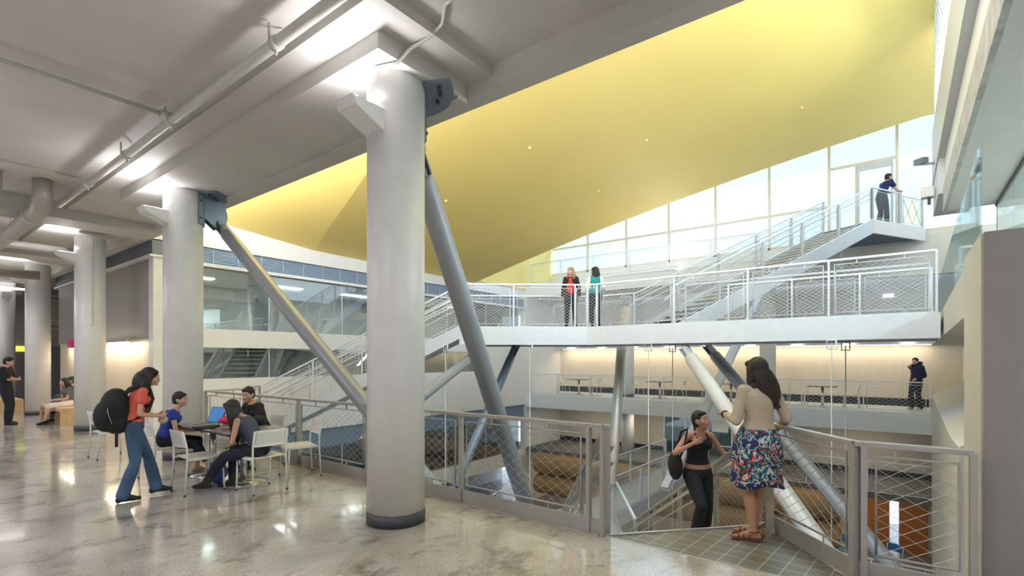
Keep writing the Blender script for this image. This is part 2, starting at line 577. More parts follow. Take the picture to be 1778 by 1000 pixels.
# ------------------------------------------------------------------ struts and their brackets
def head_bracket(x, y, label, turn=0.0):
    r = empty('column_head_bracket', (x, y, 0), turn, label, 'steel bracket')
    poly = [(0.0, 0)] + [(0.68 * math.cos(a), 0.60 * math.sin(a)) for a in [(-1.15 - turn + 2.5 * i / 14) for i in range(15)]]
    MB().prism([(px_, py_) for px_, py_ in poly], 4.565, 4.60).build('top_plate', blue_steel, r)
    b = MB()
    n = 14
    for ring in range(1):
        vs = []; fs = []
        for i in range(n + 1):
            a = -1.12 + 2.4 * i / n
            for rr in (0.303, 0.322):
                for z in (4.05, 4.565):
                    vs.append((rr * math.cos(a), rr * math.sin(a), z))
        for i in range(n):
            q = i * 4; w_ = q + 4
            fs += [(q + 2, w_ + 2, w_ + 3, q + 3), (q, q + 1, w_ + 1, w_), (q, w_, w_ + 2, q + 2), (q + 1, q + 3, w_ + 3, w_ + 1)]
        fs += [(0, 2, 3, 1), (n * 4, n * 4 + 1, n * 4 + 3, n * 4 + 2)]
        b.add(vs, fs, False)
    b.build('clamp_shell', blue_steel, r)
    for yy in (-0.07, 0.07):
        g = MB()
        pr = [(0.30, 4.565), (0.64, 4.565), (0.70, 4.30), (0.66, 4.12), (0.52, 4.05), (0.30, 4.22)]
        vs = [(a, yy - 0.012, z) for a, z in pr] + [(a, yy + 0.012, z) for a, z in pr]
        m_ = len(pr)
        g.add(vs, [tuple(range(m_)), tuple(range(m_, 2 * m_))[::-1]] + [(i, i + m_, (i + 1) % m_ + m_, (i + 1) % m_) for i in range(m_)])
        g.build('web_plate', blue_steel, r)
    MB().tube([(0.57, -0.13, 4.17), (0.57, 0.13, 4.17)], 0.055, 14).build('pin', blue_steel, r)
    for a in (-1.0 - turn, -0.75 - turn, -0.4 - turn, 0.9):
        MB().tube([(0.5 * math.cos(a), 0.46 * math.sin(a), 4.53), (0.5 * math.cos(a), 0.46 * math.sin(a), 4.57)], 0.025, 6).build('bolt', dark, r)
    for a, z in ((-1.02, 4.15), (-0.5, 4.12), (-1.02, 4.45)):
        MB().tube([(0.32 * math.cos(a), 0.32 * math.sin(a), z), (0.34 * math.cos(a), 0.34 * math.sin(a), z)], 0.018, 6).build('bolt', dark, r)


head_bracket(3.5, 4.23, 'blue-grey bolted steel bracket at the top of the nearest column', 0.52)
head_bracket(3.5, 9.88, 'curved blue-grey steel bracket holding a strut at the second column head')


def strut(label, p, q, m=None, r=0.135, fork=True, fork_end=False, bm=None):
    m = m or tube_m
    p, q = V(p), V(q)
    root = empty('diagonal_strut', p, 0, label, 'strut')
    d = (q - p); L = d.length; d.normalize()
    s0 = d * 0.32 if fork else d * 0
    e = d * L - (d * 0.30 if fork_end else d * 0)
    bb = MB()
    bb.tube([s0, s0 + d * 0.05, e - d * 0.05, e], [r * 0.86, r, r, r * 0.86] , 28)
    bb.build('tube', m, root)
    side = d.cross(V((0, 0, 1))).normalized()
    up = side.cross(d)

    def forkpart(c, dd):
        f = MB()
        for sg in (-1, 1):
            f.hexa(c - side * r * 0.7 + up * (sg * 0.055 - 0.012) - dd * 0.10, dd * 0.46, side * r * 1.4, up * 0.024)
        f.tube([c - up * 0.085, c + up * 0.085], 0.05, 12)
        f.build('fork_end', bm or blue_steel, root)
    if fork: forkpart(V((0, 0, 0)), d)
    if fork_end: forkpart(d * L, -d)
    return root


def fr(D, lat, z):
    p = FD * D + RT * lat
    return (p.x, p.y, z)


strut('thick silver strut running down beside the nearest column over the railing', (4.0, 4.52, 4.17), fr(9.1, 0.27, -0.98), r=0.142)
strut('silver strut slanting from the second column head to the nearest column', (4.08, 9.88, 4.17), (4.68, 3.9, -0.72), r=0.115)
strut('dark grey strut below the left end of the bridge', fr(13.3, -0.95, 1.85), fr(9.3, -2.75, 0.15), m=tube_m, r=0.12)
strut('thin blue-grey strut crossing behind the thick silver strut', fr(14.6, 0.10, 2.05), fr(12.6, -1.55, -1.75), m=blue_steel, r=0.12, fork_end=True)
strut('bright white strut descending from the bridge corner toward the landing railing', fr(11.55, 3.95, 1.93), fr(6.8, 4.45, -1.25), m=tube_pale, r=0.142, bm=palesteel)
strut('darker silver strut descending beside the bright white strut', fr(13.3, 5.15, 2.02), fr(8.0, 6.35, -2.0), m=tube_m, r=0.135)
strut('slim pale strut crossing behind the woman on the stairs', fr(17.2, 8.4, 3.75), fr(12.2, 3.72, -1.35), m=tube_pale, r=0.135, fork_end=True, bm=palesteel)
strut('near-vertical pale strut passing behind the bridge', fr(15.4, 3.45, 3.55), fr(13.4, 2.62, -1.65), m=mat('warm_strut_paint', (0.60, 0.56, 0.49), 0.35, 0.3), r=0.14)

# ------------------------------------------------------------------ edge railing
railing('guard_railing', 'grey steel guard railing with wire mesh along the lounge floor edge',
        [(XE, 2.27, 0), (XE, 2.42, 0), (XE, 4.13, 0), (XE, 5.92, 0), (XE, 7.71, 0), (XE, 9.50, 0), (XE, 11.25, 0), (5.2, 11.35, 0), (6.05, 12.4, 0)],
        m=warmsteel, beads=0.004, cu=0.14, cv=0.095, wr=0.0017)
# landing grate
lz = empty('stair_landing', (4.42, 0.30, 0), 0, 'triangular steel landing plate with square grid at the stair top', 'landing')
lp = [(x - 4.42, y - 0.30) for x, y in land]
lpz = MB().prism(lp, -0.10, -0.004)


def grid_material():
    m = bpy.data.materials.new('gridded_tread_plate')
    m.use_nodes = True
    nt = m.node_tree
    b_ = nt.nodes['Principled BSDF']
    b_.inputs['Roughness'].default_value = 0.45
    b_.inputs['Metallic'].default_value = 0.2
    tc = nt.nodes.new('ShaderNodeTexCoord')
    mp = nt.nodes.new('ShaderNodeMapping')
    mp.inputs['Rotation'].default_value = (0, 0, 0.07)
    nt.links.new(tc.outputs['Object'], mp.inputs[0])
    br = nt.nodes.new('ShaderNodeTexBrick')
    br.offset = 0.0
    br.inputs['Color1'].default_value = (0.19, 0.19, 0.16, 1)
    br.inputs['Color2'].default_value = (0.23, 0.225, 0.19, 1)
    br.inputs['Mortar'].default_value = (0.62, 0.58, 0.48, 1)
    br.inputs['Scale'].default_value = 1.0
    br.inputs['Mortar Size'].default_value = 0.0035
    br.inputs['Brick Width'].default_value = 0.155
    br.inputs['Row Height'].default_value = 0.155
    nt.links.new(mp.outputs[0], br.inputs['Vector'])
    wv = nt.nodes.new('ShaderNodeTexWave')
    wv.inputs['Scale'].default_value = 14
    wv.bands_direction = 'Y'
    nt.links.new(mp.outputs[0], wv.inputs['Vector'])
    mx = nt.nodes.new('ShaderNodeMix'); mx.data_type = 'RGBA'; mx.blend_type = 'MULTIPLY'; mx.inputs[0].default_value = 0.35
    nt.links.new(br.outputs[0], mx.inputs[6]); nt.links.new(wv.outputs[0], mx.inputs[7])
    nt.links.new(mx.outputs[2], b_.inputs['Base Color'])
    return m


lpz.build('plate', grid_material(), lz)
MB().hexa((0, 1.95, -0.30), (1.2, -1.08, 0), (0.018, 0.02, 0), (0, 0, 0.31)).build('nosing', steel, lz)
MB().box(-0.012, 0.002, 0, 1.95, -0.02, 0.004).build('joint_strip', steel, lz)
railing('landing_railing', 'grey steel railing with wide diamond mesh around the stair landing',
        [(5.66, 1.10, 0), (4.70, 0.28, 0), (4.70, 0.22, 0), (4.72, -0.40, 0)], m=warmsteel, post=0.06, cu=0.15, cv=0.10, beads=0.0045, wr=0.0019)


# ------------------------------------------------------------------ stairs
def stair(label, top, dirv, wv, run, drop, n, sm=None, rails=(), st_h=0.34, cat='staircase'):
    """top: upper corner on the first side; dirv: downhill direction; wv: width vector"""
    sm = sm or palesteel
    root = empty('staircase', top, 0, label, cat)
    d = V(dirv).normalized() * run
    wv = V(wv)
    dn = V((0, 0, -drop))
    for k, off in enumerate((V((0, 0, 0)), wv)):
        s_ = MB()
        t = wv.normalized() * 0.05 * (1 if k else -1)
        s_.hexa(off + V((0, 0, -st_h + 0.06)), d + dn, t, V((0, 0, st_h)))
        s_.build('stringer', sm, root)
    tr = None
    un = d / n
    for i in range(n):
        o_ = un * i + V((0, 0, -drop * (i + 1) / n))
        if tr is None:
            tr = MB().hexa((0, 0, -0.05), un * 1.08, wv, (0, 0, 0.05)).build('tread', tread_m, root, loc=o_)
        else:
            c = tr.copy(); C.objects.link(c); c.parent = root; c.location = o_
    MB().hexa(V((0, 0, -0.24)), d + dn, wv, V((0, 0, 0.03))).build('soffit', white, root)
    return root


def stair_rail(label, a, b, n, m=None, wm=None, hand=None, **kw):
    a, b = V(a), V(b)
    pts = [a.lerp(b, i / n) for i in range(n + 1)]
    r = railing('stair_railing', label, pts, m=m or palesteel, wm=wm or wire_pale, toe=0.06, **kw)
    if hand is not None:
        h = V(hand)
        MB().tube([h + V((0, 0, 0.86)), h + b - a + V((0, 0, 0.86)), h + b - a + (b - a).normalized() * 0.25 + V((0, 0, 0.78))], 0.019, 8).build('handrail', m or palesteel, r)
        MB().tube([h + V((0, 0, 0.70)), h + b - a + V((0, 0, 0.70))], 0.012, 8).build('lower_rail', m or palesteel, r)
    return r


def R_(v): return V((v[0], v[1], 0))


# stair down from the landing, straight away from the viewpoint
S1L, S1R = V(fr(4.95, 0.93, 0)), V(fr(4.95, 2.52, 0))
stair('steel stair flight going down from the landing behind the woman in black', S1L, FD, RT * 1.59, 5.3, 2.6, 16)
stair_rail('left railing of the flight going down from the landing', S1L, S1L + FD * 5.3 + V((0, 0, -2.6)), 3, m=warmsteel, wm=wire_m, hand=RT * 0.06)
stair_rail('right railing of the flight going down, beneath the woman\'s hand', S1R, S1R + FD * 5.3 + V((0, 0, -2.6)), 4, m=mat('champagne_steel', (0.55, 0.52, 0.44), 0.35, 0.4), wm=wire_m, hand=RT * -0.10)
# intermediate landing and bridge to the back at z -2.6
Z2 = -2.6
ml = empty('lower_landing', (9, 5, Z2), 0, 'pale steel landing below, at the foot of the first flight', 'landing')
q = [V(fr(10.2, 0.9, 0)), V(fr(10.2, 2.55, 0)), V((12.7, 6.2, 0)), V((20.1, 6.2, 0)), V((20.1, 7.6, 0)), V((13.3, 7.6, 0)), V(fr(13.6, 0.2, 0)), V(fr(12.0, 0.2, 0)), V(fr(12.0, 0.9, 0))]
MB().prism([(p.x - 9, p.y - 5) for p in q], -0.02, 0.0).build('deck', mat('pale_deck', (0.50, 0.53, 0.56), 0.5, 0.1), ml)
MB().prism([(p.x - 9, p.y - 5) for p in q], -0.36, -0.02).build('edge_beam', palesteel, ml)
c0 = V(fr(10.25, 2.5, Z2))
railing('bridge_railing', 'pale railing around the corner of the lower landing', [c0, V((12.7, 6.22, Z2))], m=palesteel, wm=wire_pale, toe=0.05)
railing('bridge_railing', 'pale near-side railing of the lower bridge going to the back', [(12.7 + 1.85 * i, 6.25, Z2) for i in range(5)], m=palesteel, wm=wire_pale, toe=0.05)
railing('bridge_railing', 'pale far-side railing of the lower bridge, behind the near one', [(13.3 + 1.7 * i, 7.55, Z2) for i in range(5)], m=palesteel, wm=wire_pale, toe=0.05)
s5 = V(fr(12.0, 0.2, Z2))
stair('lowest stair flight turning down to the left', s5, -RT, FD * 1.6, 5.0, 2.7, 16)
stair_rail('near railing of the lowest stair flight', s5, s5 - RT * 5.0 + V((0, 0, -2.7)), 3, hand=FD * 0.06)
stair_rail('far railing of the lowest stair flight', s5 + FD * 1.6, s5 + FD * 1.6 - RT * 5.0 + V((0, 0, -2.7)), 3)

# ------------------------------------------------------------------ the bridge at mid height
ZB = 2.50
W0 = V((9.35, 8.85, 0)); K0 = V((11.45, 6.35, 0)); J0 = V((11.5, 4.1, 0)); E0 = V((11.5, -0.55, 0))
W1 = W0 + FD * 1.9; K1 = V((13.3, 7.2, 0)); E1 = V((13.3, -0.6, 0))
br = empty('bridge', (11.5, 4, ZB), 0, 'white steel bridge crossing the atrium with two women on it', 'bridge')
poly = [W0, K0, J0, E0, E1, K1, W1]
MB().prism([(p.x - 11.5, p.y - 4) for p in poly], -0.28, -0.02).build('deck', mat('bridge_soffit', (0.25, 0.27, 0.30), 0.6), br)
fas = MB()
for a, b_ in ((W0, K0), (K0, J0), (J0, E0), (E1, K1), (K1, W1)):
    d = (b_ - a).normalized(); nn = V((d.y, -d.x, 0)) * 0.06
    o_ = V((11.5, 4, 0))
    fas.hexa(a - o_ + V((0, 0, -0.43)), b_ - a, nn, V((0, 0, 0.45)))
fas.build('fascia', mat('bridge_white_steel', (0.74, 0.77, 0.80), 0.4), br)
def li(a, b, n): return [tuple(V(a).lerp(V(b), i / n)) for i in range(n)]
kz = V((0, 0, ZB))
J1 = V((11.5, 3.98, 0))
railing('bridge_railing', 'pale mesh railing along the near side of the bridge in front of the women',
        li(W0 + kz, W0.lerp(K0, 0.45) + kz, 1) + [tuple(W0.lerp(K0, 0.42) + kz), tuple(W0.lerp(K0, 0.90) + kz), tuple(K0 + kz), (11.5, 6.1, ZB), (11.5, 4.12, ZB), (11.5, 2.55, ZB), (11.5, 1.1, ZB), (11.5, -0.5, ZB)],
        m=palesteel, wm=wire_pale, toe=0.04, wr=0.0028, h=1.12)
railing('bridge_railing', 'pale mesh railing along the far side of the bridge behind the women',
        [tuple(W1 + kz), tuple(K1 + kz), (13.3, 5.9, ZB)], m=palesteel, wm=wire_pale, toe=0.04, wr=0.0028)
railing('bridge_railing', 'pale mesh railing at the right end of the bridge, far side',
        [(13.3, 3.4, ZB), (13.3, 2.0, ZB), (13.3, 0.7, ZB), (13.3, -0.5, ZB)], m=palesteel, wm=wire_pale, toe=0.04, wr=0.0028)
hr = railing('bridge_handrail', 'tubular handrail with folded end at right end of the bridge', [(11.62, 3.9, ZB), (11.62, 1.0, ZB), (11.62, -0.4, ZB)], h=0.92, m=palesteel, wm=wire_pale, toe=0.0, post=0.03, frame=False, cu=9, cv=9, wr=0.0005)
# stair from the lounge level up to the bridge
sd = (V((6.30, 12.70, 0)) - W0); run2 = sd.length; sd.normalize()
pw = V((-sd.y, sd.x, 0));  pw = pw if pw.dot(FD) > 0 else -pw
stair('white stair flight rising from the left up to the bridge', W0 + kz, sd, pw * 1.55, run2, 2.5, 16)
bb0 = V((6.30, 12.70, 0))
stair_rail('near mesh railing of the stair rising to the bridge', W0 + kz, bb0, 4, hand=pw * 0.07, wr=0.0028)
stair_rail('far mesh railing of the stair rising to the bridge', W0 + kz + pw * 1.55, bb0 + pw * 1.55, 4, hand=-pw * 0.07, wr=0.0028)
# stair from the bridge to the top landing
S3 = V((12.75, 4.62, ZB)); ZT = 6.1
E3 = V((19.7, 0.72, 0)); d3 = (E3 - R_(S3)); run3 = d3.length; d3.normalize()
p3 = V((-d3.y, d3.x, 0)); p3 = p3 if p3.dot(FD) > 0 else -p3
top3 = V((E3.x, E3.y, ZT))
stair('long white stair flight climbing from the bridge to the man', top3, -d3, p3 * 1.6, run3, ZT - ZB, 22, sm=mat('stringer_pale_blue', (0.66, 0.72, 0.80), 0.4), st_h=0.46)
stair_rail('near mesh railing of the long upper flight', top3, S3, 5, hand=p3 * 0.07, wr=0.003)
stair_rail('far mesh railing of the long upper flight', top3 + p3 * 1.6, S3 + p3 * 1.6, 5, hand=-p3 * 0.07, wr=0.003)
tl = empty('top_landing', (E3.x, E3.y, ZT), 0, 'white top landing under the man in blue', 'landing')
lpg = [E3, E3 + d3 * 2.7, V((22.2, -0.65, 0)), V((22.28, 2.3, 0)), E3 + p3 * 1.6]
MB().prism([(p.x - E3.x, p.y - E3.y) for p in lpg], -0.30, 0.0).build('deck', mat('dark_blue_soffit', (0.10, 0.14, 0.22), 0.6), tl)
MB().hexa(V((0, 0, -0.40)), d3 * 2.75, -p3 * 0.06, V((0, 0, 0.44))).build('fascia', white, tl)
railing('landing_railing', 'pale mesh railing the man in blue leans on', [tuple(top3), tuple(top3 + d3 * 1.42), tuple(top3 + d3 * 1.50)], m=palesteel, wm=wire_pale, toe=0.05, wr=0.0028)
railing('gate_railing', 'pale gate with yellow straps beside the man in blue', [tuple(top3 + d3 * 1.54), tuple(top3 + d3 * 2.68)], m=palesteel, wm=mat('yellow_strap', (0.75, 0.72, 0.10), 0.6), toe=0.05, cu=0.7, cv=0.55, wr=0.012, h=1.0, cat='gate')


# rods hanging under the bridge
def hanger(x, y, zb, label, zt=2.07):
    r = empty('hanger_rod', (x, y, zt), 0, label, 'hanger rod', 'vertical rods hung under the bridge')
    c_ = MB()
    s_ = 0.075
    c_.tube([(-0.0, -s_, 0.0), (0, s_, 0), (0, s_, -0.17), (0, -s_, -0.17), (0, -s_, 0)], 0.017, 6)
    c_.build('bracket', palesteel, r)
    MB().tube([(0, 0, -0.06), (0, 0, zb - zt)], 0.011, 6).build('rod', palesteel, r)


hanger(11.45, 4.72, -5.3, 'hanging rod under the bridge, left one above the woman in black')
hanger(12.9, 4.67, -5.3, 'hanging rod under the bridge, right one beside the white strut')
hanger(11.45, 1.05, -5.3, 'hanging rod under the bridge, front one at the right')
hanger(13.2, 0.95, -5.3, 'hanging rod under the bridge, rear one at the right')
hanger(10.45, 7.45, -5.3, 'hanging rod under the bridge behind the guard railing')
hanger(9.1, 9.1, -5.3, 'hanging rod under the left bridge corner')

# ------------------------------------------------------------------ far side of the atrium
XB = 20.1; XW = 23.3; XR = 20.1
fw = mat('floor_edge_blue_white', (0.66, 0.70, 0.74), 0.5)
struct('floor_back_walkway', MB().box(XB, XW + 0.3, -2.3, 14.6, -0.62, 0.0), fw)
struct('floor_back_lower', MB().box(XB + 0.02, XW + 0.3, -2.3, 14.6, Z2 - 0.2, Z2), lowfloor)
struct('floor_upper_walkway', MB().box(XB, 22.5, 1.6, 14.6, 4.72, 5.3), white)
struct('floor_upper_cap', MB().box(XB - 0.02, XB + 0.1, 1.6, 14.6, 5.3, 5.34), white)
struct('wall_back_timber', MB().box(XW, XW + 0.2, -2.3, 14.6, 0.06, 2.22), wood)
struct('baseboard_back', MB().box(XW - 0.03, XW, -2.3, 14.6, 0.0, 0.28), mat('black_skirting', (0.02, 0.025, 0.03), 0.5))
struct('wall_back_upper', MB().box(XW - 0.5, XW + 0.2, -2.3, 14.6, 2.26, 4.72), mat('pale_wall', (0.60, 0.60, 0.58), 0.6))
struct('wall_back_lower', MB().box(XW, XW + 0.2, -2.3, 14.6, Z2, -0.6), mat('putty_wall', (0.58, 0.54, 0.47), 0.6))
struct('baseboard_lower', MB().box(XW - 0.03, XW, -2.3, 14.6, Z2, Z2 + 0.2), mat('black_skirting', (0.02, 0.025, 0.03), 0.5))
b = MB()
b.box(XW, XW + 0.2, -2.3, 0.05, -5.3, Z2 - 0.2)
b.box(XW, XW + 0.2, 0.32, 14.6, -5.3, Z2 - 0.2)
struct('wall_back_ground', b, mat('putty_wall', (0.58, 0.54, 0.47), 0.6))
for k, (y0, y1) in enumerate(((-0.75, 0.03), (0.34, 1.1))):
    tag(MB().box(XW - 0.06, XW - 0.01, y0, y1, -5.3, -3.35).build('timber_door', orangewood), kind='structure')
struct('wall_left_return', MB().box(XR, XW + 0.3, 14.58, 14.9, -5.3, 4.72), white)
area('wall_washer', (XW - 0.35, 6.7, 2.2), (XW, 6.7, 1.2), 15.0, 0.05, 75, (1.0, 0.84, 0.60))
for k in range(9):
    o = tag(MB().box(-0.06, 0.06, -0.20, 0.20, -0.03, 0.0).build('wall_washer_lamp', lampw, loc=(XW - 0.62, -0.2 + 1.72 * k, 2.255)), 'small warm downlight above the back timber wall', 'lamp', 'downlights above the back timber wall')
for k in range(4):  # unseen lamps added under both back floors to lift the dim levels
    area('lower_floor_fill', (21.6, 1.2 + 3.6 * k, -0.66), (21.6, 1.2 + 3.6 * k, -3), 0.6, 2.0, 22, (1.0, 0.88, 0.68))
    area('ground_floor_fill', (21.6, 1.2 + 3.6 * k, Z2 - 0.24), (21.6, 1.2 + 3.6 * k, -5), 0.6, 2.0, 20, (1.0, 0.82, 0.58))
struct('floor_ground', MB().box(-6, 27, -6, 20, -5.5, -5.3), mat('ground_floor_polished', (0.24, 0.24, 0.25), 0.25, noise=0.1, nscale=3))

railing('walkway_railing', 'long pale railing of the back walkway in front of the timber wall', [(XB + 0.05, 14.4 - 1.68 * i, 0) for i in range(10)], m=palesteel, wm=wire_pale, toe=0.03, wr=0.0022, cu=0.16, cv=0.11, h=1.0)
railing('walkway_railing', 'pale railing of the upper walkway below the windows', [(XB + 0.05, 14.3 - 1.7 * i, 5.34) for i in range(7)], m=palesteel, wm=wire_pale, toe=0.03, wr=0.002, cu=0.16, cv=0.11, h=1.0)
railing('walkway_railing', 'railing of the lower back floor above the tan timber shells', [(XB + 0.1, -0.9 + 1.75 * i, Z2) for i in range(5)], m=palesteel, wm=wire_pale, toe=0.03, wr=0.0022, cu=0.16, cv=0.11, h=1.0)
railing('ground_railing', 'pale railing on the ground floor near the timber doors', [(16.0, -0.9 + 1.5 * i, -4.5) for i in range(4)], m=palesteel, wm=wire_pale, toe=0.05, wr=0.002, cu=0.16, cv=0.11)
struct('floor_ground_step', MB().box(15.8, 19.0, -1.2, 4.0, -5.3, -4.5), lowfloor)

# tan rounded timber shells hung under the lower back floor
for i, (z, r, x0) in enumerate(((-3.25, 0.50, 20.2), (-4.24, 0.46, 20.2))):
    b = MB()
    n = 20
    L0, L1 = 1.6, 13.9
    b.tube([(0, L0, 0), (0, L0 + 0.02, 0), (0, L1 - 0.02, 0), (0, L1, 0)], [r * 0.97, r, r, r * 0.97], 36)
    tag(b.build('timber_shell', tan, loc=(x0, 0, z)), ['upper tan rounded timber shell under the lower back floor', 'lower tan rounded timber shell under the lower back floor'][i], 'timber shell')

for y, lb in ((9.95, 'round back column beside the near-vertical pale strut'), (4.1, 'round back column above the woman in the floral skirt')):
    r = empty('back_column', (21.7, y, 0), 0, lb, 'column', 'round white columns on the back walkway')
    MB().lathe([(0.29, 0.0), (0.29, 4.72)], n=32).build('shaft', colwhite, r)
    MB().lathe([(0.31, 0.0), (0.31, 0.1)], n=32).build('base_band', dark, r)
    for z0 in (Z2, -5.3):
        MB().lathe([(0.29, z0), (0.29, z0 + (1.98 if z0 == Z2 else 2.5))], n=32).build('lower_shaft', colwhite, r)

# clerestory windows
XN = 22.4
cream = mat('cream_mullion', (0.78, 0.70, 0.55), 0.5)
YM = [-2.0, 0.10, 2.13, 4.17, 6.25, 8.27, 10.33, 12.4, 14.5]
for k in range(8):
    y0, y1 = YM[k], YM[k + 1]
    r = empty('window_%d' % (k + 1), (XN, y0, 6.2), 0)
    tag(r, kind='structure')
    f = MB()
    f.box(-0.06, 0.06, -0.045, 0.045, -0.15, 3.95)
    f.box(-0.06, 0.06, 0, y1 - y0, -0.15, -0.03)
    f.box(-0.06, 0.06, 0, y1 - y0, 3.87, 3.97)
    if k == 0:
        pass
    elif k == 1:
        f.box(-0.05, 0.05, 0, y1 - y0, 2.60, 2.68)
        f.box(-0.05, 0.05, 1.14, 1.22, -0.1, 2.6)
    else:
        f.box(-0.05, 0.05, 0, y1 - y0, 1.20, 1.28)
    fo = f.build('window_frame', cream, r)
    MB().box(-0.006, 0.006, 0.045, y1 - y0 - 0.045, -0.03, 3.87).build('pane', glass, fo)
struct('wall_window_sill', MB().box(22.3, 22.7, -2.5, 14.6, 4.6, 6.06), mat('cream_wall', (0.80, 0.77, 0.70), 0.6))
dr = empty('door_1', (XN - 0.06, 0.20, ZT), 0)
tag(dr, kind='structure')
f = MB(); f.box(-0.04, 0.02, 0, 0.07, 0, 2.65); f.box(-0.04, 0.02, 0.98, 1.05, 0, 2.65); f.box(-0.05, 0.02, 0, 1.05, 2.45, 2.68); f.box(-0.04, 0.02, 0, 1.05, 0, 0.12)
f.build('door_frame', mat('cream_door', (0.62, 0.62, 0.60), 0.5), dr)
f = MB(); f.tube([(-0.10, 0.14, 0.95), (-0.10, 0.14, 1.25)], 0.012, 6); f.build('door_handle', steel, dr)
# soffit above the windows and the yellow return wall
struct('ceiling_window_soffit', MB().box(18.5, 22.6, -2.2, 14.6, 10.12, 10.3), mat('pale_yellow_soffit', (0.82, 0.74, 0.48), 0.5))
struct('wall_yellow_return', MB().box(15.9, 22.5, 14.55, 14.9, 5.1, 10.1), yellow)

# ------------------------------------------------------------------ the yellow warped ceiling
N0 = V((4.5, -3.5, 10.75)); N1 = V((8.8, 14.6, 5.12)); F1 = V((16.35, 14.6, 5.0)); F0 = V((20.4, -3.0, 9.55))


def warped(name, p00, p01, p10, p11, nu, nv, f):
    vs = []; fs = []
    for i in range(nu + 1):
        for j in range(nv + 1):
            s_, t = i / nu, j / nv     # s: near->far edge , t: right->left
            p = (p00 * (1 - s_) + p10 * s_) * (1 - t) + (p01 * (1 - s_) + p11 * s_) * t
            p = p + V((0, 0, f(s_, t)))
            vs.append(p)
    for i in range(nu):
        for j in range(nv):
            a = i * (nv + 1) + j
            fs.append((a, a + 1, a + nv + 2, a + nv + 1))
    n = len(vs)
    vs2 = [v + V((0, 0, 0.12)) for v in vs]
    m_ = MB()
    m_.add(vs + vs2, fs + [tuple(k + n for k in q_[::-1]) for q_ in fs], True)
    # rim, on vertices of its own so the shell edges stay crisp
    def idx(i, j): return i * (nv + 1) + j
    loop = [idx(i, 0) for i in range(nu)] + [idx(nu, j) for j in range(nv)] + [idx(i, nv) for i in range(nu, 0, -1)] + [idx(0, j) for j in range(nv, 0, -1)]
    for a, b_ in zip(loop, loop[1:] + loop[:1]):
        m_.add([vs[a], vs[b_], vs2[b_], vs2[a]], [(0, 1, 2, 3)])
    return m_


mw = warped('y', N0, N1, F0, F1, 40, 40, lambda s_, t: 1.45 * s_ * t * (1 - t) + 1.3 * s_ * (1 - s_) * (1 - t))
struct('ceiling_yellow_belly', mw, yellow)
mf = warped('y', V((4.45, -3.5, 12.6)), V((4.45, 14.6, 5.55)), N0, N1, 4, 24, lambda s_, t: 0)
struct('ceiling_yellow_facet', mf, yellow)
for k, (s_, t) in enumerate(((0.25, 0.35), (0.35, 0.62), (0.6, 0.5), (0.78, 0.30), (0.72, 0.62), (0.5, 0.2), (0.86, 0.12), (0.30, 0.78))):
    p = (N0 * (1 - s_) + F0 * s_) * (1 - t) + (N1 * (1 - s_) + F1 * s_) * t
    z = p.z + 1.45 * s_ * t * (1 - t) + 1.3 * s_ * (1 - s_) * (1 - t)
    tag(MB().tube([(0, 0, -0.05), (0, 0, 0.02)], [0.02, 0.06], 10).build('sprinkler_head', yellow, loc=(p.x, p.y, z)), 'small round sprinkler head under the yellow ceiling', 'sprinkler', 'sprinklers on the yellow ceiling')

# ------------------------------------------------------------------ left facade across the atrium (Y = 14.6)
YF = 14.6
XR = 20.1
struct('wall_facade_top', MB().box(4.5, XW, YF, YF + 0.3, 4.68, 5.32), white)
struct('trim_facade_louvre', MB().box(4.5, XR, YF + 0.10, YF + 0.2, 4.22, 4.68), bluemesh)
b = MB()
for k in range(24):
    x = 4.6 + k * 0.65
    b.box(x, x + 0.02, YF + 0.06, YF + 0.11, 4.24, 4.68)
for k in range(8):
    z = 4.26 + k * 0.055
    b.box(4.5, XR, YF + 0.07, YF + 0.10, z, z + 0.012)
struct('trim_facade_mesh', b, mat('pale_blue_mesh', (0.45, 0.53, 0.66), 0.4, 0.3))
struct('trim_3', MB().box(4.5, XR, YF - 0.05, YF + 0.25, 4.16, 4.24), white)
struct('wall_facade_band', MB().box(4.9, XR, YF, YF + 0.3, 2.02, 2.52), white)
struct('wall_facade_parapet', MB().box(4.9, XR, YF, YF + 0.3, -0.5, 1.18), white)
struct('wall_facade_corner', MB().box(4.9, 5.5, YF - 0.06, YF + 0.28, 0, 2.6), white)
struct('wall_facade_end', MB().box(17.3, XR, YF - 0.02, YF + 0.3, -0.5, 2.6), white)
struct('wall_facade_low_band', MB().box(4.5, XR, YF, YF + 0.3, -3.3, -2.72), white)
struct('trim_low_louvre', MB().box(4.5, XR, YF + 0.08, YF + 0.2, -1.1, -0.5), bluemesh)
for k, (z0, z1) in enumerate(((2.52, 4.16), (1.18, 2.02), (-2.72, -1.1))):
    n = 6
    for i in range(n):
        x0 = 5.0 + i * 2.45
        r = empty('window_%d' % (10 + k * n + i), (x0, YF + 0.12, z0))
        tag(r, kind='structure')
        MB().box(0, 2.45, -0.006, 0.006, 0, z1 - z0).build('pane', glass_t, r)
        MB().box(-0.012, 0.012, -0.015, 0.015, 0, z1 - z0).build('window_frame', palesteel, r)
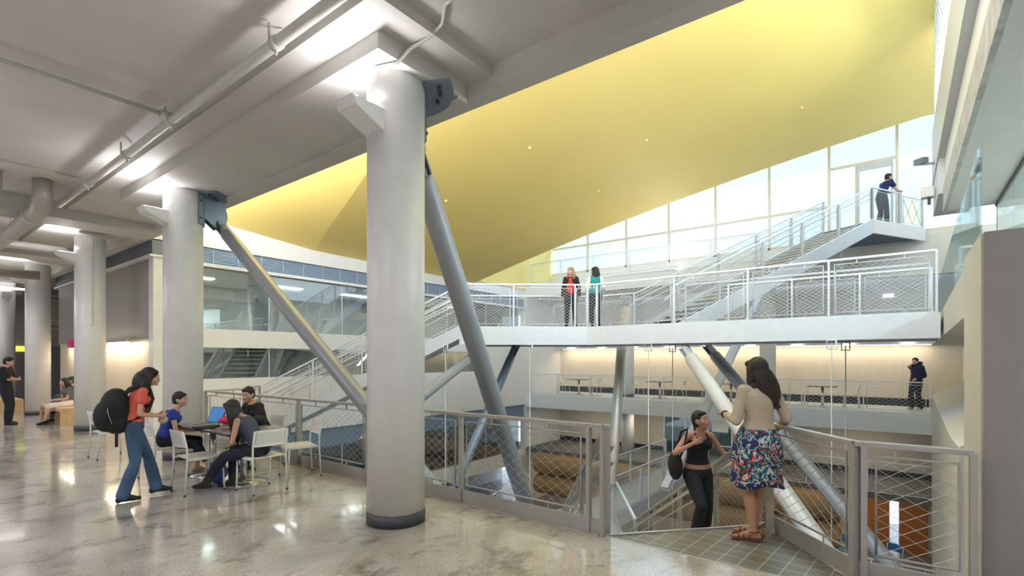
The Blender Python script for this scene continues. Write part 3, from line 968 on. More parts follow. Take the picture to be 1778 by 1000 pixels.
# rooms behind the facade
struct('wall_facade_room', MB().box(4.9, XW, 18.6, 18.8, -5.3, 5.3), mat('room_grey', (0.5, 0.5, 0.48), 0.6))
struct('floor_facade_room', MB().box(4.9, XW, YF + 0.3, 18.6, 2.2, 2.45), lowfloor)
struct('ceiling_facade_room', MB().box(4.9, XW, YF + 0.3, 18.6, 4.2, 4.3), white)
struct('floor_facade_room_low', MB().box(4.9, XW, YF + 0.3, 18.6, -0.5, -0.3), lowfloor)
struct('floor_facade_room_ground', MB().box(4.9, XW, YF + 0.3, 18.6, -3.3, -3.0), lowfloor)
for k, x in enumerate((7.6, 12.4, 16.6)):
    tag(MB().lathe([(0.32, -5.3), (0.32, 5.2)], 0, 0, 28).build('facade_column', colwhite, loc=(x, 15.6, 0)), ['round white column behind the facade glass, left one', 'round white column behind the facade glass, middle one', 'round white column behind the facade glass, right one'][k], 'column')
for k in range(5):
    x = 6.2 + k * 2.9
    tag(MB().box(-0.6, 0.6, -0.15, 0.15, -0.03, 0.0).build('ceiling_light', lampw, loc=(x, 16.9, 4.19)), 'linear ceiling light in the room behind the facade glass', 'lamp', 'ceiling lights behind the facade glass')
    area('facade_room_lamp', (x, 16.9, 4.1), (x, 16.9, 2), 1.2, 0.3, 45, (1, 0.94, 0.84))
for k in range(3):
    x = 7.5 + k * 4
    area('facade_room_lamp', (x, 16.9, 2.15), (x, 16.9, 0), 1.2, 0.3, 25, (1, 0.94, 0.84))
    area('facade_room_lamp', (x, 16.9, -0.55), (x, 16.9, -3), 1.2, 0.3, 6, (0.9, 0.95, 1))

# ------------------------------------------------------------------ right hand side
slab = mat('right_white', (0.72, 0.71, 0.68), 0.55)
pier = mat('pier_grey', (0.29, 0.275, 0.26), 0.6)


def skew(x): return -0.47 - 0.0185 * (x - 4.9)


def rbox(x0, x1, dy0, dy1, z0, z1):
    """box that follows the slightly turned right wall"""
    b_ = MB()
    pl = [(x0, skew(x0) + dy0), (x1, skew(x1) + dy0), (x1, skew(x1) + dy1), (x0, skew(x0) + dy1)]
    return b_.prism(pl, z0, z1)


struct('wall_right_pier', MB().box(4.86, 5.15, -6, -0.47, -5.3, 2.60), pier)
struct('wall_right_pier_side', MB().box(4.90, 6.1, -0.50, -0.455, -5.3, 2.60), slab)
struct('wall_right_pier_body', rbox(5.15, 6.1, -1.8, -0.03, -5.3, 2.6), slab)
struct('wall_right_band', rbox(6.1, 20.1, -1.5, 0, 2.12, 2.60), slab)
struct('floor_right_upper', MB().box(5.15, 20.1, -6, -1.9, 2.3, 2.6), slab)
struct('wall_right_recess', MB().box(6.1, 24, -2.3, -1.7, -5.3, 2.12), slab)
# sloped ledge and lower folded panels in the recess
lg = MB()
x0, x1 = 6.1, 20.1
pr = [(0.0, 0.62), (-0.02, -5.3), (-1.25, -5.3), (-1.25, 1.35)]
vs = [(x0, skew(x0) + a, z) for a, z in pr] + [(x1, skew(x1) + a, z) for a, z in pr]
lg.add(vs, [(0, 1, 2, 3), (7, 6, 5, 4), (0, 4, 5, 1), (1, 5, 6, 2), (2, 6, 7, 3), (3, 7, 4, 0)])
struct('wall_right_folded', lg, slab)
lg = MB()
lg.add([(6.1, -0.48, 0.95), (9.2, -0.55, 0.62), (6.1, -0.48, -5.3), (8.2, -0.55, -5.3), (6.1, -0.30, -5.3), (6.1, -0.42, 0.9)], [(0, 5, 1), (5, 4, 3, 1), (2, 3, 4), (0, 2, 4, 5), (0, 1, 3, 2)])
struct('wall_right_fold_panel', lg, slab)
# upper floor soffit and fascia
struct('ceiling_right_soffit', MB().box(4.0, 13.0, -6, -0.70, 4.60, 4.9), mat('soffit_grey', (0.66, 0.65, 0.64), 0.6))
struct('trim_right_concrete', MB().box(4.0, 13.0, -0.72, -0.66, 4.58, 5.05), mat('raw_concrete', (0.46, 0.46, 0.46), 0.6, noise=0.25, nscale=5))
struct('trim_right_fascia', MB().box(4.0, 13.2, -0.75, -0.70, 5.05, 5.7), white)
struct('wall_right_upper', MB().box(4.0, 15.2, -1.2, -0.58, 5.70, 6.9), mat('upper_pale', (0.60, 0.63, 0.66), 0.5))
wp = empty('screen_wall', (4.0, -0.62, 6.9), 0, 'perforated screen above the right-hand white fascia', 'screen')
f = MB(); wires(f, (0, 0, 0), (11.2, 0, 0), (0, 0, 4.2), 0.28, 0.21, 0.006)
f.build('mesh', palesteel, wp)
f = MB()
for k in range(9):
    f.box(k * 1.4 - 0.03, k * 1.4 + 0.03, -0.08, 0.0, 0, 4.2)
f.build('frame', palesteel, wp)
struct('wall_right_upper_glass', MB().box(4.0, 15.2, -0.80, -0.79, 6.9, 11.1), glass_g)
struct('wall_right_upper_back', MB().box(4.0, 15.2, -3.2, -3.0, 4.9, 11.1), mat('upper_pale', (0.60, 0.63, 0.66), 0.5))
struct('wall_right_far', MB().box(13.0, 23.3, -2.5, -2.3, 2.6, 5.6), mat('pale_wall', (0.60, 0.60, 0.58), 0.6))
struct('wall_right_end', MB().box(12.8, 13.0, -6, -1.42, 2.6, 4.6), white)
for x in (7.5, 11.0):  # unseen lamps added so their floor bounce brightens the soffit
    area('upper_room_fill', (x, -4.2, 4.5), (x, -3.2, 2.6), 1.5, 0.4, 220, (1, 0.96, 0.9))
area('upper_glazing_lamp', (9.0, -2.6, 8.0), (9.0, 0, 8.0), 8, 2.5, 120, (0.85, 0.92, 1))
# glass
gr = empty('glass_guard', (6.0, skew(6) - 0.06, 2.6), 0, 'frameless clear glass guard on top of the right-hand wall', 'glass guard')
for k in range(5):
    xa = k * 2.6
    MB().prism([(xa, -0.0185 * xa), (xa + 2.55, -0.0185 * (xa + 2.55)), (xa + 2.55, -0.0185 * (xa + 2.55) - 0.015), (xa, -0.0185 * xa - 0.015)], 0, 1.0).build('pane', glass_g, gr)
gw = empty('glass_partition', (5.6, -1.42, 2.6), 0, 'tall clear glass partition under the soffit at the right edge', 'glass partition')
for k in range(4):
    MB().box(k * 1.85, k * 1.85 + 1.82, -0.008, 0.008, 0, 2.0).build('pane', glass_g, gw)
MB().box(0, 7.4, -0.02, 0.02, 1.96, 2.0).build('top_track', dark, gw)
MB().hexa((-0.1, 0.6, 0), (0, -0.6, 0), (0.012, 0, 0), (0, 0, 1.0)).build('end_pane', glass_g, gw)

# cctv camera and little box on the end of the upper wall
cc = empty('security_camera', (14.1, -0.58, 5.9), 0, 'blue-white security camera on the wall above the man in blue', 'camera')
MB().tube([(0, 0, 0), (-0.05, 0.28, 0.02)], 0.03, 8).build('arm', palesteel, cc)
MB().hexa((-0.25, 0.22, -0.02), (0.28, 0.14, 0.05), (0.06, -0.12, 0), (-0.02, 0, 0.12)).build('body', blue_steel, cc, bevel=0.01)
cc = empty('wall_speaker', (14.4, -0.58, 5.35), 0, 'small white box on the wall below the security camera', 'wall box')
MB().box(-0.12, 0.12, 0, 0.22, -0.1, 0.12).build('housing', white, cc, bevel=0.01)
MB().box(-0.03, 0.03, 0.05, 0.11, -0.25, -0.1).build('stem', dark, cc)
struct('wall_right_upper_return', MB().box(13.2, 15.2, -1.2, -0.60, 5.0, 5.7), mat('upper_pale', (0.60, 0.63, 0.66), 0.5))

# ------------------------------------------------------------------ pipes and services on the lounge ceiling
pr_ = empty('ceiling_pipe', (2.45, 0, 4.70), 0, 'long painted pipe with hangers running along the ceiling beam', 'pipe')
MB().tube([(0, -2, 0), (0, 13, 0)], 0.055, 14).build('pipe', pipe_m, pr_)
for y in (1.6, 3.0, 4.7, 7.3, 9.0, 11.0):
    MB().tube([(0, y - 0.04, 0), (0, y + 0.04, 0)], 0.068, 14).build('coupling', pipe_m, pr_)
    h_ = MB(); h_.tube([(0.07, y, 0), (0.07, y, 0.16)], 0.012, 6); h_.tube([(-0.07, y, 0), (-0.07, y, 0.16)], 0.012, 6); h_.tube([(0.0, y, -0.05), (0.0, y, -0.11)], 0.012, 6)
    h_.build('hanger', pipe_m, pr_)
p2 = empty('ceiling_pipe', (2.2, 0, 4.79), 0, 'second painted pipe above the long ceiling pipe near the picture top', 'pipe')
MB().tube([(0, -2, 0), (0, 2.9, 0)], 0.06, 14).build('pipe', pipe_m, p2)
MB().tube([(0, 2.7, 0), (0, 2.95, 0)], 0.07, 14).build('coupling', pipe_m, p2)
p3_ = empty('branch_pipe', (2.45, 7.3, 4.76), 0, 'thin branch pipe crossing the ceiling to the left', 'pipe')
MB().tube([(0, 0, 0), (-8, 0, 0)], 0.028, 10).build('pipe', pipe_m, p3_)
MB().tube([(0.0, 0, 0), (-0.12, 0, 0)], 0.05, 10).build('fitting', pipe_m, p3_)
p4 = empty('ceiling_conduit', (2.45, 11.35, 4.86), 0, 'thin dark conduit crossing the far ceiling', 'conduit')
MB().tube([(0, 0, 0), (-8, 0, 0)], 0.010, 6).build('pipe', pipe_m, p4)
p5 = empty('column_conduit', (3.2, 4.2, 4.0), 0, 'bent painted conduit running from ceiling to the nearest uplight', 'conduit')
MB().tube([(-0.10, -1.6, 0.84), (0.0, -1.0, 0.85), (0.16, -0.80, 0.84), (0.14, -0.62, 0.76), (0.10, -0.42, 0.72), (0.02, -0.32, 0.575), (-0.06, -0.1, 0.57), (-0.05, 0.03, 0.5), (-0.05, 0.03, 0.19)], 0.018, 8).build('conduit', pipe_m, p5)
duct_m = mat('duct_metal', (0.45, 0.43, 0.40), 0.45, 0.3)
for x, z, r_, lb in ((1.45, 4.42, 0.10, 'round painted duct on the ceiling beyond the second column, left one'), (2.05, 4.38, 0.14, 'round painted duct on the ceiling beyond the second column, right one')):
    d_ = empty('air_duct', (x, 12.3, z), 0, lb, 'duct')
    MB().tube([(0, -0.25, 0.5), (0, -0.22, 0.2), (0, -0.1, 0.05), (0, 0.15, 0), (0, 16, 0)], r_, 16).build('duct', duct_m, d_)
    for y in (0.5, 2.7, 4.9, 7.1):
        MB().tube([(0, y, 0), (0, y + 0.06, 0)], r_ + 0.02, 16).build('band', pipe_m, d_)
        MB().tube([(0, y + 0.03, r_), (0, y + 0.03, 4.87 - z)], 0.01, 6).build('hanger', pipe_m, d_)
d_ = empty('air_duct', (-2, 16.2, 4.35), 0, 'cross duct hung under the ceiling between the far columns', 'duct')
MB().tube([(0, 0, 0), (5.2, 0, 0)], 0.09, 14).build('duct', duct_m, d_)
d_ = empty('air_duct', (-2, 20.4, 4.2), 0, 'farther cross duct hung under the ceiling', 'duct')
MB().tube([(0, 0, 0), (5.4, 0, 0)], 0.13, 14).build('duct', duct_m, d_)
tag(MB().box(-1.4, 1.4, -0.06, 0.06, 0, 0.05).build('linear_light', lampw, loc=(2.3, 22.6, 3.95)), 'bright linear light hung before the farthest column', 'lamp')
# far left details
tag(MB().box(0, 6.4, -0.02, 0.02, 0, 0.24).build('display_strip', emis('yellow_sign', (0.85, 0.85, 0.10), 0.9), loc=(-1, 30.765, 2.05)), 'glowing yellow strip sign on the far wall', 'sign')
for x in (2.75, 4.9):
    n_ = empty('notice_board', (x, 30.80, 3.05), 0, 'framed pale notice board high on the far wall, %s' % ('left one' if x < 4 else 'right one'), 'notice board')
    MB().box(0, 1.5, -0.05, 0, 0, 1.6).build('frame', mat('pale_frame', (0.6, 0.58, 0.52), 0.5), n_)
    MB().box(0.12, 1.38, -0.06, -0.05, 0.12, 1.48).build('panel', mat('grey_panel', (0.3, 0.29, 0.27), 0.6), n_)
    MB().box(0.2, 1.3, -0.07, -0.06, 0.2, 1.40).build('sheet', mat('pale_sheet', (0.6, 0.58, 0.52), 0.6), n_)
wl = empty('wall_light', (4.46, 15.9, 2.16), 0, 'long linear wall light above the timber panel', 'lamp')
MB().box(-0.16, -0.05, 0, 1.6, 0, 0.09).build('housing', steel, wl)
MB().box(-0.15, -0.06, 0.05, 1.55, -0.012, 0.0).build('diffuser', lampw, wl)
MB().box(-0.05, 0.06, 0.7, 0.75, 0, 0.05).build('bracket', steel, wl)
wl2 = empty('wall_light', (4.46, 19.0, 2.16), 0, 'farther linear wall light beside the magenta alarm box', 'lamp')
MB().box(-0.16, -0.05, 0, 2.6, 0, 0.09).build('housing', mat('lime_strip', (0.55, 0.6, 0.12), 0.5), wl2)
MB().box(-0.15, -0.06, 0.05, 2.55, -0.012, 0.0).build('diffuser', lampw, wl2)
area('timber_washer', (4.30, 17.0, 2.14), (4.56, 17.0, 1.2), 3.5, 0.06, 26, (1.0, 0.84, 0.58))
area('timber_washer', (4.30, 21.0, 2.14), (4.56, 21.0, 1.2), 3.5, 0.06, 26, (1.0, 0.84, 0.58))
area('timber_washer', (4.30, 17.5, 2.34), (4.56, 17.5, 2.9), 4, 0.06, 3, (1.0, 0.84, 0.58))
MB_ = MB().box(-0.02, 0.12, -0.1, 0.1, -0.1, 0.1).build('alarm_box', mat('magenta_box', (0.55, 0.02, 0.16), 0.4), loc=(3.15, 15.72, 2.08))
tag(MB_, 'magenta alarm box fixed to the column beside the bench', 'alarm box')


# benches: glued maple slats
def bench(x, y, rz, L, label):
    r = empty('slatted_bench', (x, y, 0), rz, label, 'bench')
    n = 11
    W = 0.62
    s_ = MB()
    for k in range(n):
        yy = k * W / n
        s_.box(0, L, yy + 0.0015, yy + W / n - 0.0015, 0.36, 0.44)
    s_.build('seat', woodh, r)
    for xx in (0.0, L - 0.09):
        e = MB()
        for k in range(n):
            yy = k * W / n
            z1 = 0.355
            e.box(xx + (0.006 if k % 2 else 0), xx + 0.09, yy + 0.0015, yy + W / n - 0.0015, 0, z1)
        e.build('end_panel', woodh, r)
    MB().box(0.1, L - 0.1, 0.24, 0.38, 0.25, 0.355).build('beam', woodh, r)
    return r


bench(3.86, 17.0, PI / 2, 2.4, 'pale slatted timber bench with the seated woman in white skirt')
bench(3.30, 22.0, PI / 2, 1.8, 'pale timber bench behind the man in black')


# ------------------------------------------------------------------ cafe furniture
def chair_proto(loc, rz, label):
    """faces +X of its own frame; white shell cafe chair"""
    r = empty('cafe_chair', loc, rz, label, 'chair', 'white cafe chairs')
    w2 = 0.215
    seat = MB()
    nx, ny = 8, 8
    top = []; bot = []
    for i in range(nx + 1):
        for j in range(ny + 1):
            u, v = i / nx, j / ny * 2 - 1
            x = -0.19 + 0.42 * u
            hw = 0.205 + 0.015 * u
            z = 0.455 - 0.018 * math.sin(PI * u) * (1 - v * v) - (0.03 * max(0, u - 0.8) / 0.2) + 0.008 * v * v
            top.append((x, v * hw, z)); bot.append((x, v * hw, z - 0.014))
    n = len(top)
    fs = []
    def id_(i, j): return i * (ny + 1) + j
    for i in range(nx):
        for j in range(ny):
            q_ = (id_(i, j), id_(i + 1, j), id_(i + 1, j + 1), id_(i, j + 1))
            fs.append(q_); fs.append(tuple(k + n for k in q_[::-1]))
    for i in range(nx):
        fs.append((id_(i, 0), id_(i, 0) + n, id_(i + 1, 0) + n, id_(i + 1, 0))); fs.append((id_(i, ny), id_(i + 1, ny), id_(i + 1, ny) + n, id_(i, ny) + n))
    for j in range(ny):
        fs.append((id_(0, j), id_(0, j + 1), id_(0, j + 1) + n, id_(0, j) + n)); fs.append((id_(nx, j), id_(nx, j) + n, id_(nx, j + 1) + n, id_(nx, j + 1)))
    seat.add(top + bot, fs, True)
    seat.build('seat', plastic, r)
    back = MB()
    fr_, bk = [], []
    nz = 6
    for i in range(nz + 1):
        for j in range(ny + 1):
            u, v = i / nz, j / ny * 2 - 1
            z = 0.60 + 0.21 * u
            x = -0.215 - 0.05 * u - 0.028 * (1 - v * v)
            hw = 0.212 - 0.012 * u
            fr_.append((x, v * hw, z)); bk.append((x - 0.012, v * hw, z))
    n = len(fr_); fs = []
    for i in range(nz):
        for j in range(ny):
            q_ = (id_(i, j), id_(i, j + 1), id_(i + 1, j + 1), id_(i + 1, j))
            fs.append(q_); fs.append(tuple(k + n for k in q_[::-1]))
    for j in range(ny):
        for i_ in (0, nz):
            fs.append((id_(i_, j), id_(i_, j + 1), id_(i_, j + 1) + n, id_(i_, j) + n))
    for i in range(nz):
        for j_ in (0, ny):
            fs.append((id_(i, j_), id_(i + 1, j_), id_(i + 1, j_) + n, id_(i, j_) + n))
    back.add(fr_ + bk, fs, True)
    back.build('backrest', plastic, r)
    for sy in (-1, 1):
        lg1 = MB().tube([(-0.25, sy * w2, 0), (-0.22, sy * w2, 0.44), (-0.225, sy * w2, 0.60), (-0.265, sy * w2 * 0.97, 0.80)], 0.012, 8).build('leg', plastic, r)
        lg2 = MB().tube([(0.215, sy * w2, 0), (0.19, sy * w2, 0.425)], 0.012, 8).build('leg', plastic, r)
        for fx, lo in ((-0.25, lg1), (0.215, lg2)):
            MB().tube([(fx, sy * w2, 0.0), (fx, sy * w2, 0.025)], 0.014, 8).build('foot_cap', dark, lo)
        MB().tube([(-0.22, sy * w2, 0.44), (0.19, sy * w2, 0.435)], 0.011, 8).build('side_rail', plastic, r)
    return r


ch0 = chair_proto((2.75, 7.23, 0), 0.0, 'white cafe chair, empty, at the table with its back to the standing woman')


def chair(x, y, rz, label, group=None, z=0):
    c = copy_tree(ch0)
    c.location = (x, y, z)
    c.rotation_euler = (0, 0, rz)
    c['label'] = label
    if group: c['group'] = group
    return c


chair(3.25, 6.62, PI / 2, 'white cafe chair under the woman in dark vest and boots')
chair(3.98, 6.98, PI - 0.25, 'empty white cafe chair beside the guard railing, turned toward the table')
chair(4.0, 8.12, PI, 'white cafe chair of the person in dark jacket behind the table')
chair(2.76, 8.45, 0.1, 'white cafe chair under the woman in blue top')
chair(2.75, 10.95, 0.05, 'white cafe chair standing alone left of the backpack')


def table(loc, label, rz=0, sc_=0.76, group='square cafe tables', h=0.74):
    r = empty('cafe_table', loc, rz, label, 'table', group)
    MB().lathe([(0.30, 0.0), (0.30, 0.012), (0.10, 0.030), (0.045, 0.04)], n=40).build('base', chrome, r)
    MB().lathe([(0.045, 0.03), (0.045, h - 0.03)], n=24).build('pedestal', chrome, r)
    s_ = sc_ / 2
    MB().box(-s_, s_, -s_, s_, h - 0.03, h - 0.003).build('top_edge', dark, r, bevel=0.006)
    MB().box(-s_ + 0.004, s_ - 0.004, -s_ + 0.004, s_ - 0.004, h - 0.003, h + 0.002).build('tabletop', mat('dark_laminate', (0.24, 0.23, 0.23), 0.25), r)
    return r


t1 = table((3.30, 7.22, 0), 'square cafe table in front of the woman in dark vest')
t2 = table((3.27, 8.12, 0), 'square cafe table carrying the open laptop')

# things on the tables
lt = empty('laptop', (3.10, 8.02, 0.743), -0.2, 'open laptop with blue glowing screen on the cafe table', 'laptop')
MB().box(-0.16, 0.16, -0.12, 0.12, 0, 0.018).build('base', mat('laptop_grey', (0.45, 0.46, 0.48), 0.35, 0.4), lt)
MB().box(-0.13, 0.13, -0.05, 0.09, 0.018, 0.020).build('keyboard', dark, lt)
lid = MB(); lid.hexa((0.165, -0.16, 0.02), (0.09, 0, 0.225), (0, 0.32, 0), (0.010, 0, -0.003)); lido = lid.build('lid', dark, lt)
scn = MB(); scn.hexa((0.1655, -0.145, 0.032), (0.082, 0, 0.205), (0, 0.29, 0), (-0.002, 0, 0.0006)); scn.build('screen', emis('screen_blue', (0.03, 0.14, 0.35), 0.7), lido)
lt.rotation_euler = (0, 0, 0.25)
nb = empty('notebook', (3.02, 7.72, 0.743), 0.3, 'black flat notebook computer on the table edge', 'notebook')
MB().box(-0.14, 0.14, -0.10, 0.10, 0, 0.025).build('case', black, nb, bevel=0.005)
tag(MB().ell((0, 0, 0.015), 0.05, 0.035, 0.018).build('computer_mouse', black, loc=(3.03, 7.50, 0.745)), 'black computer mouse at the table edge', 'mouse')
pb = MB(); pb.ell((0, 0, 0.06), 0.13, 0.08, 0.06); pb.ell((0.06, 0.04, 0.09), 0.07, 0.05, 0.05)
tag(pb.build('pink_bag', mat('pink_fabric', (0.75, 0.03, 0.13), 0.6), loc=(3.40, 7.95, 0.742)), 'bright pink pouch behind the laptop', 'bag')
bb_ = empty('handbag', (3.60, 7.42, 0.742), 0.4, 'black handbag on the table at right of the woman in vest', 'bag')
m_ = MB(); m_.ell((0, 0, 0.07), 0.15, 0.09, 0.075); m_.build('body', black, bb_)
MB().tube([(-0.1, 0, 0.1), (-0.05, 0, 0.19), (0.06, 0, 0.19), (0.1, 0, 0.1)], 0.008, 6).build('handle', black, bb_)
tag(MB().box(-0.07, 0.07, -0.04, 0.04, 0, 0.006).build('paper_sheet', plastic, loc=(3.22, 7.28, 0.743)), 'small white sheet on the front table', 'paper')
bg_ = MB(); bg_.ell((0, 0, 0.16), 0.12, 0.16, 0.16)
tag(bg_.build('rucksack', mat('blue_rucksack', (0.03, 0.09, 0.30), 0.6), loc=(3.05, 7.45, 0.0)), 'blue and white bag on the floor under the table', 'bag')

# furniture on the back walkway
for i, y in enumerate((12.4, 8.35, 5.4, 2.25)):
    tc_ = ['back walkway table nearest the white facade end', 'back walkway table right of the slim column', 'back walkway table behind the white strut', 'back walkway table left of the person in navy']
    table((21.5, y, 0), tc_[i], group='tables on the back walkway', sc_=0.9)
    chair(21.5, y - 0.85, PI / 2, 'white chair at right side of ' + tc_[i], 'chairs on the back walkway')
    chair(21.5, y + 0.85, -PI / 2, 'white chair at left side of ' + tc_[i], 'chairs on the back walkway')
# lower door and glazed opening at the back
gd = empty('glass_door', (XW - 0.05, 7.3, Z2), 0, 'glazed doors with teal glass under the back walkway', 'door')
MB().box(-0.02, 0.0, -1.5, 1.5, 0.05, 1.95).build('glazing', glass_mat('teal_glass', (0.45, 0.75, 0.75), 0.15), gd)
f = MB()
for y in (-1.5, -0.5, 0.5, 1.5): f.box(-0.05, 0.01, y - 0.03, y + 0.03, 0, 1.98)
f.build('frame', palesteel, gd)
MB().box(-0.01, 0.02, -1.5, 1.5, 0.0, 1.95).build('backing', mat('teal_dark', (0.06, 0.12, 0.13), 0.4), gd)
MB().box(-0.04, -0.02, -1.35, -0.65, 1.1, 1.7).build('poster', mat('poster_white', (0.8, 0.85, 0.9), 0.5), gd)
sg = empty('room_sign', (XW - 0.02, 1.95, -0.95), 0, 'small grey room sign on the lower back wall', 'sign')
MB().box(-0.01, 0, -0.2, 0.2, -0.12, 0.12).build('plate', mat('sign_grey', (0.5, 0.48, 0.42), 0.5), sg)
ex = empty('exit_sign', (XW - 0.53, 0.35, 4.0), 0, 'small lit white exit sign above the bridge', 'sign')
MB().box(-0.04, 0, -0.16, 0.16, -0.06, 0.06).build('box', emis('exit_white', (0.9, 0.95, 1.0), 1.0), ex)
blue_shell = mat('blue_plastic', (0.03, 0.14, 0.35), 0.4)
bc = chair_proto((18.3, 0.25, -4.5), 2.6, 'blue chair on the ground floor step beside the timber doors')
bc2 = chair_proto((18.3, 1.3, -4.5), 2.9, 'blue chair on the ground floor, left of the other blue chair')
for c_ in (bc, bc2):
    c_['group'] = 'blue chairs on the ground floor'
    for ch_ in c_.children:
        if ch_.name.split('.')[0] in ('seat', 'backrest'):
            ch_.data.materials[0] = blue_shell

# ------------------------------------------------------------------ people
skin_l = mat('skin_light', (0.62, 0.36, 0.26), 0.5)
skin_m = mat('skin_tan', (0.48, 0.25, 0.16), 0.5)
hair_b = mat('hair_black', (0.010, 0.008, 0.008), 0.55, bump=0.5, bscale=55, stretch=(3, 3, 0.25))
hair_br = mat('hair_brown', (0.016, 0.009, 0.008), 0.5, bump=0.5, bscale=55, stretch=(3, 3, 0.25))
hair_bl = mat('hair_blonde', (0.36, 0.22, 0.11), 0.45, bump=0.5, bscale=55, stretch=(3, 3, 0.25))
eye_m = mat('eye_white', (0.55, 0.53, 0.5), 0.3)
iris_m = mat('eye_dark', (0.02, 0.012, 0.01), 0.2)
lip_m = mat('lips', (0.40, 0.12, 0.10), 0.45)
denim = mat('blue_denim', (0.055, 0.115, 0.215), 0.85, noise=0.35, nscale=5, bump=0.2, bscale=120)
dkden = mat('dark_denim', (0.012, 0.016, 0.028), 0.85, noise=0.3, nscale=6, bump=0.15, bscale=100)
coral = mat('coral_tee', (0.75, 0.13, 0.085), 0.8, noise=0.08, bump=0.3, bscale=9)
bluetop = mat('royal_blue_top', (0.02, 0.045, 0.30), 0.8, noise=0.1, bump=0.3, bscale=9)
vestm = mat('slate_vest', (0.055, 0.065, 0.11), 0.8, noise=0.1, bump=0.3, bscale=9)
navy = mat('navy_cloth', (0.010, 0.016, 0.05), 0.8, bump=0.3, bscale=9)
navyb = mat('blue_polo', (0.012, 0.025, 0.13), 0.8, bump=0.3, bscale=9)
blk = mat('black_cloth', (0.012, 0.013, 0.016), 0.8, bump=0.3, bscale=9)
greytee = mat('grey_tee', (0.13, 0.13, 0.15), 0.8, bump=0.3, bscale=9)
cream_k = mat('cream_knit', (0.52, 0.44, 0.33), 0.9, noise=0.06, bump=0.4, bscale=14)
whitecl = mat('white_cloth', (0.72, 0.68, 0.62), 0.8, bump=0.5, bscale=9)
redtop = mat('red_top', (0.75, 0.03, 0.03), 0.8, bump=0.3, bscale=9)
teal = mat('teal_vest', (0.02, 0.26, 0.27), 0.8, bump=0.3, bscale=9)
bootm = mat('grey_suede_boot', (0.035, 0.030, 0.028), 0.85, bump=0.4, bscale=14)
shoem = mat('black_shoe', (0.012, 0.012, 0.012), 0.35)
brownl = mat('brown_leather', (0.16, 0.06, 0.03), 0.5)
beigel = mat('beige_leather', (0.5, 0.38, 0.26), 0.6)


def ik(a, c, l1, l2, pole):
    a, c = V(a), V(c)
    d = c - a
    L = min(d.length, (l1 + l2) * 0.995)
    u = d.normalized()
    c = a + u * L
    x = (l1 * l1 - l2 * l2 + L * L) / (2 * L)
    h = math.sqrt(max(0, l1 * l1 - x * x))
    p = V(pole)
    p = (p - u * p.dot(u)).normalized()
    return a + u * x + p * h, c


def cone(mb, a, b, ra, rb, n=14):
    a, b = V(a), V(b)
    mb.tube([a, b], [ra, rb], n)
    mb.ell(a, ra, ra, ra, n=n, m=8)
    mb.ell(b, rb, rb, rb, n=n, m=8)


def limbs(mb, pts, rs, n=14):
    for (a, b), (ra, rb) in zip(zip(pts, pts[1:]), zip(rs, rs[1:])):
        cone(mb, a, b, ra, rb, n)


def basis(d, up=(0, 0, 1)):
    y = V(d).normalized()
    x = y.cross(V(up)).normalized()
    z = x.cross(y)
    return Matrix((x, y, z)).transposed()


def remesh(o, vox, sm=4):
    r = o.modifiers.new('remesh', 'REMESH')
    r.mode = 'VOXEL'; r.voxel_size = vox; r.use_smooth_shade = True
    if sm:
        s = o.modifiers.new('smooth', 'SMOOTH'); s.iterations = sm; s.factor = 0.5
    return o


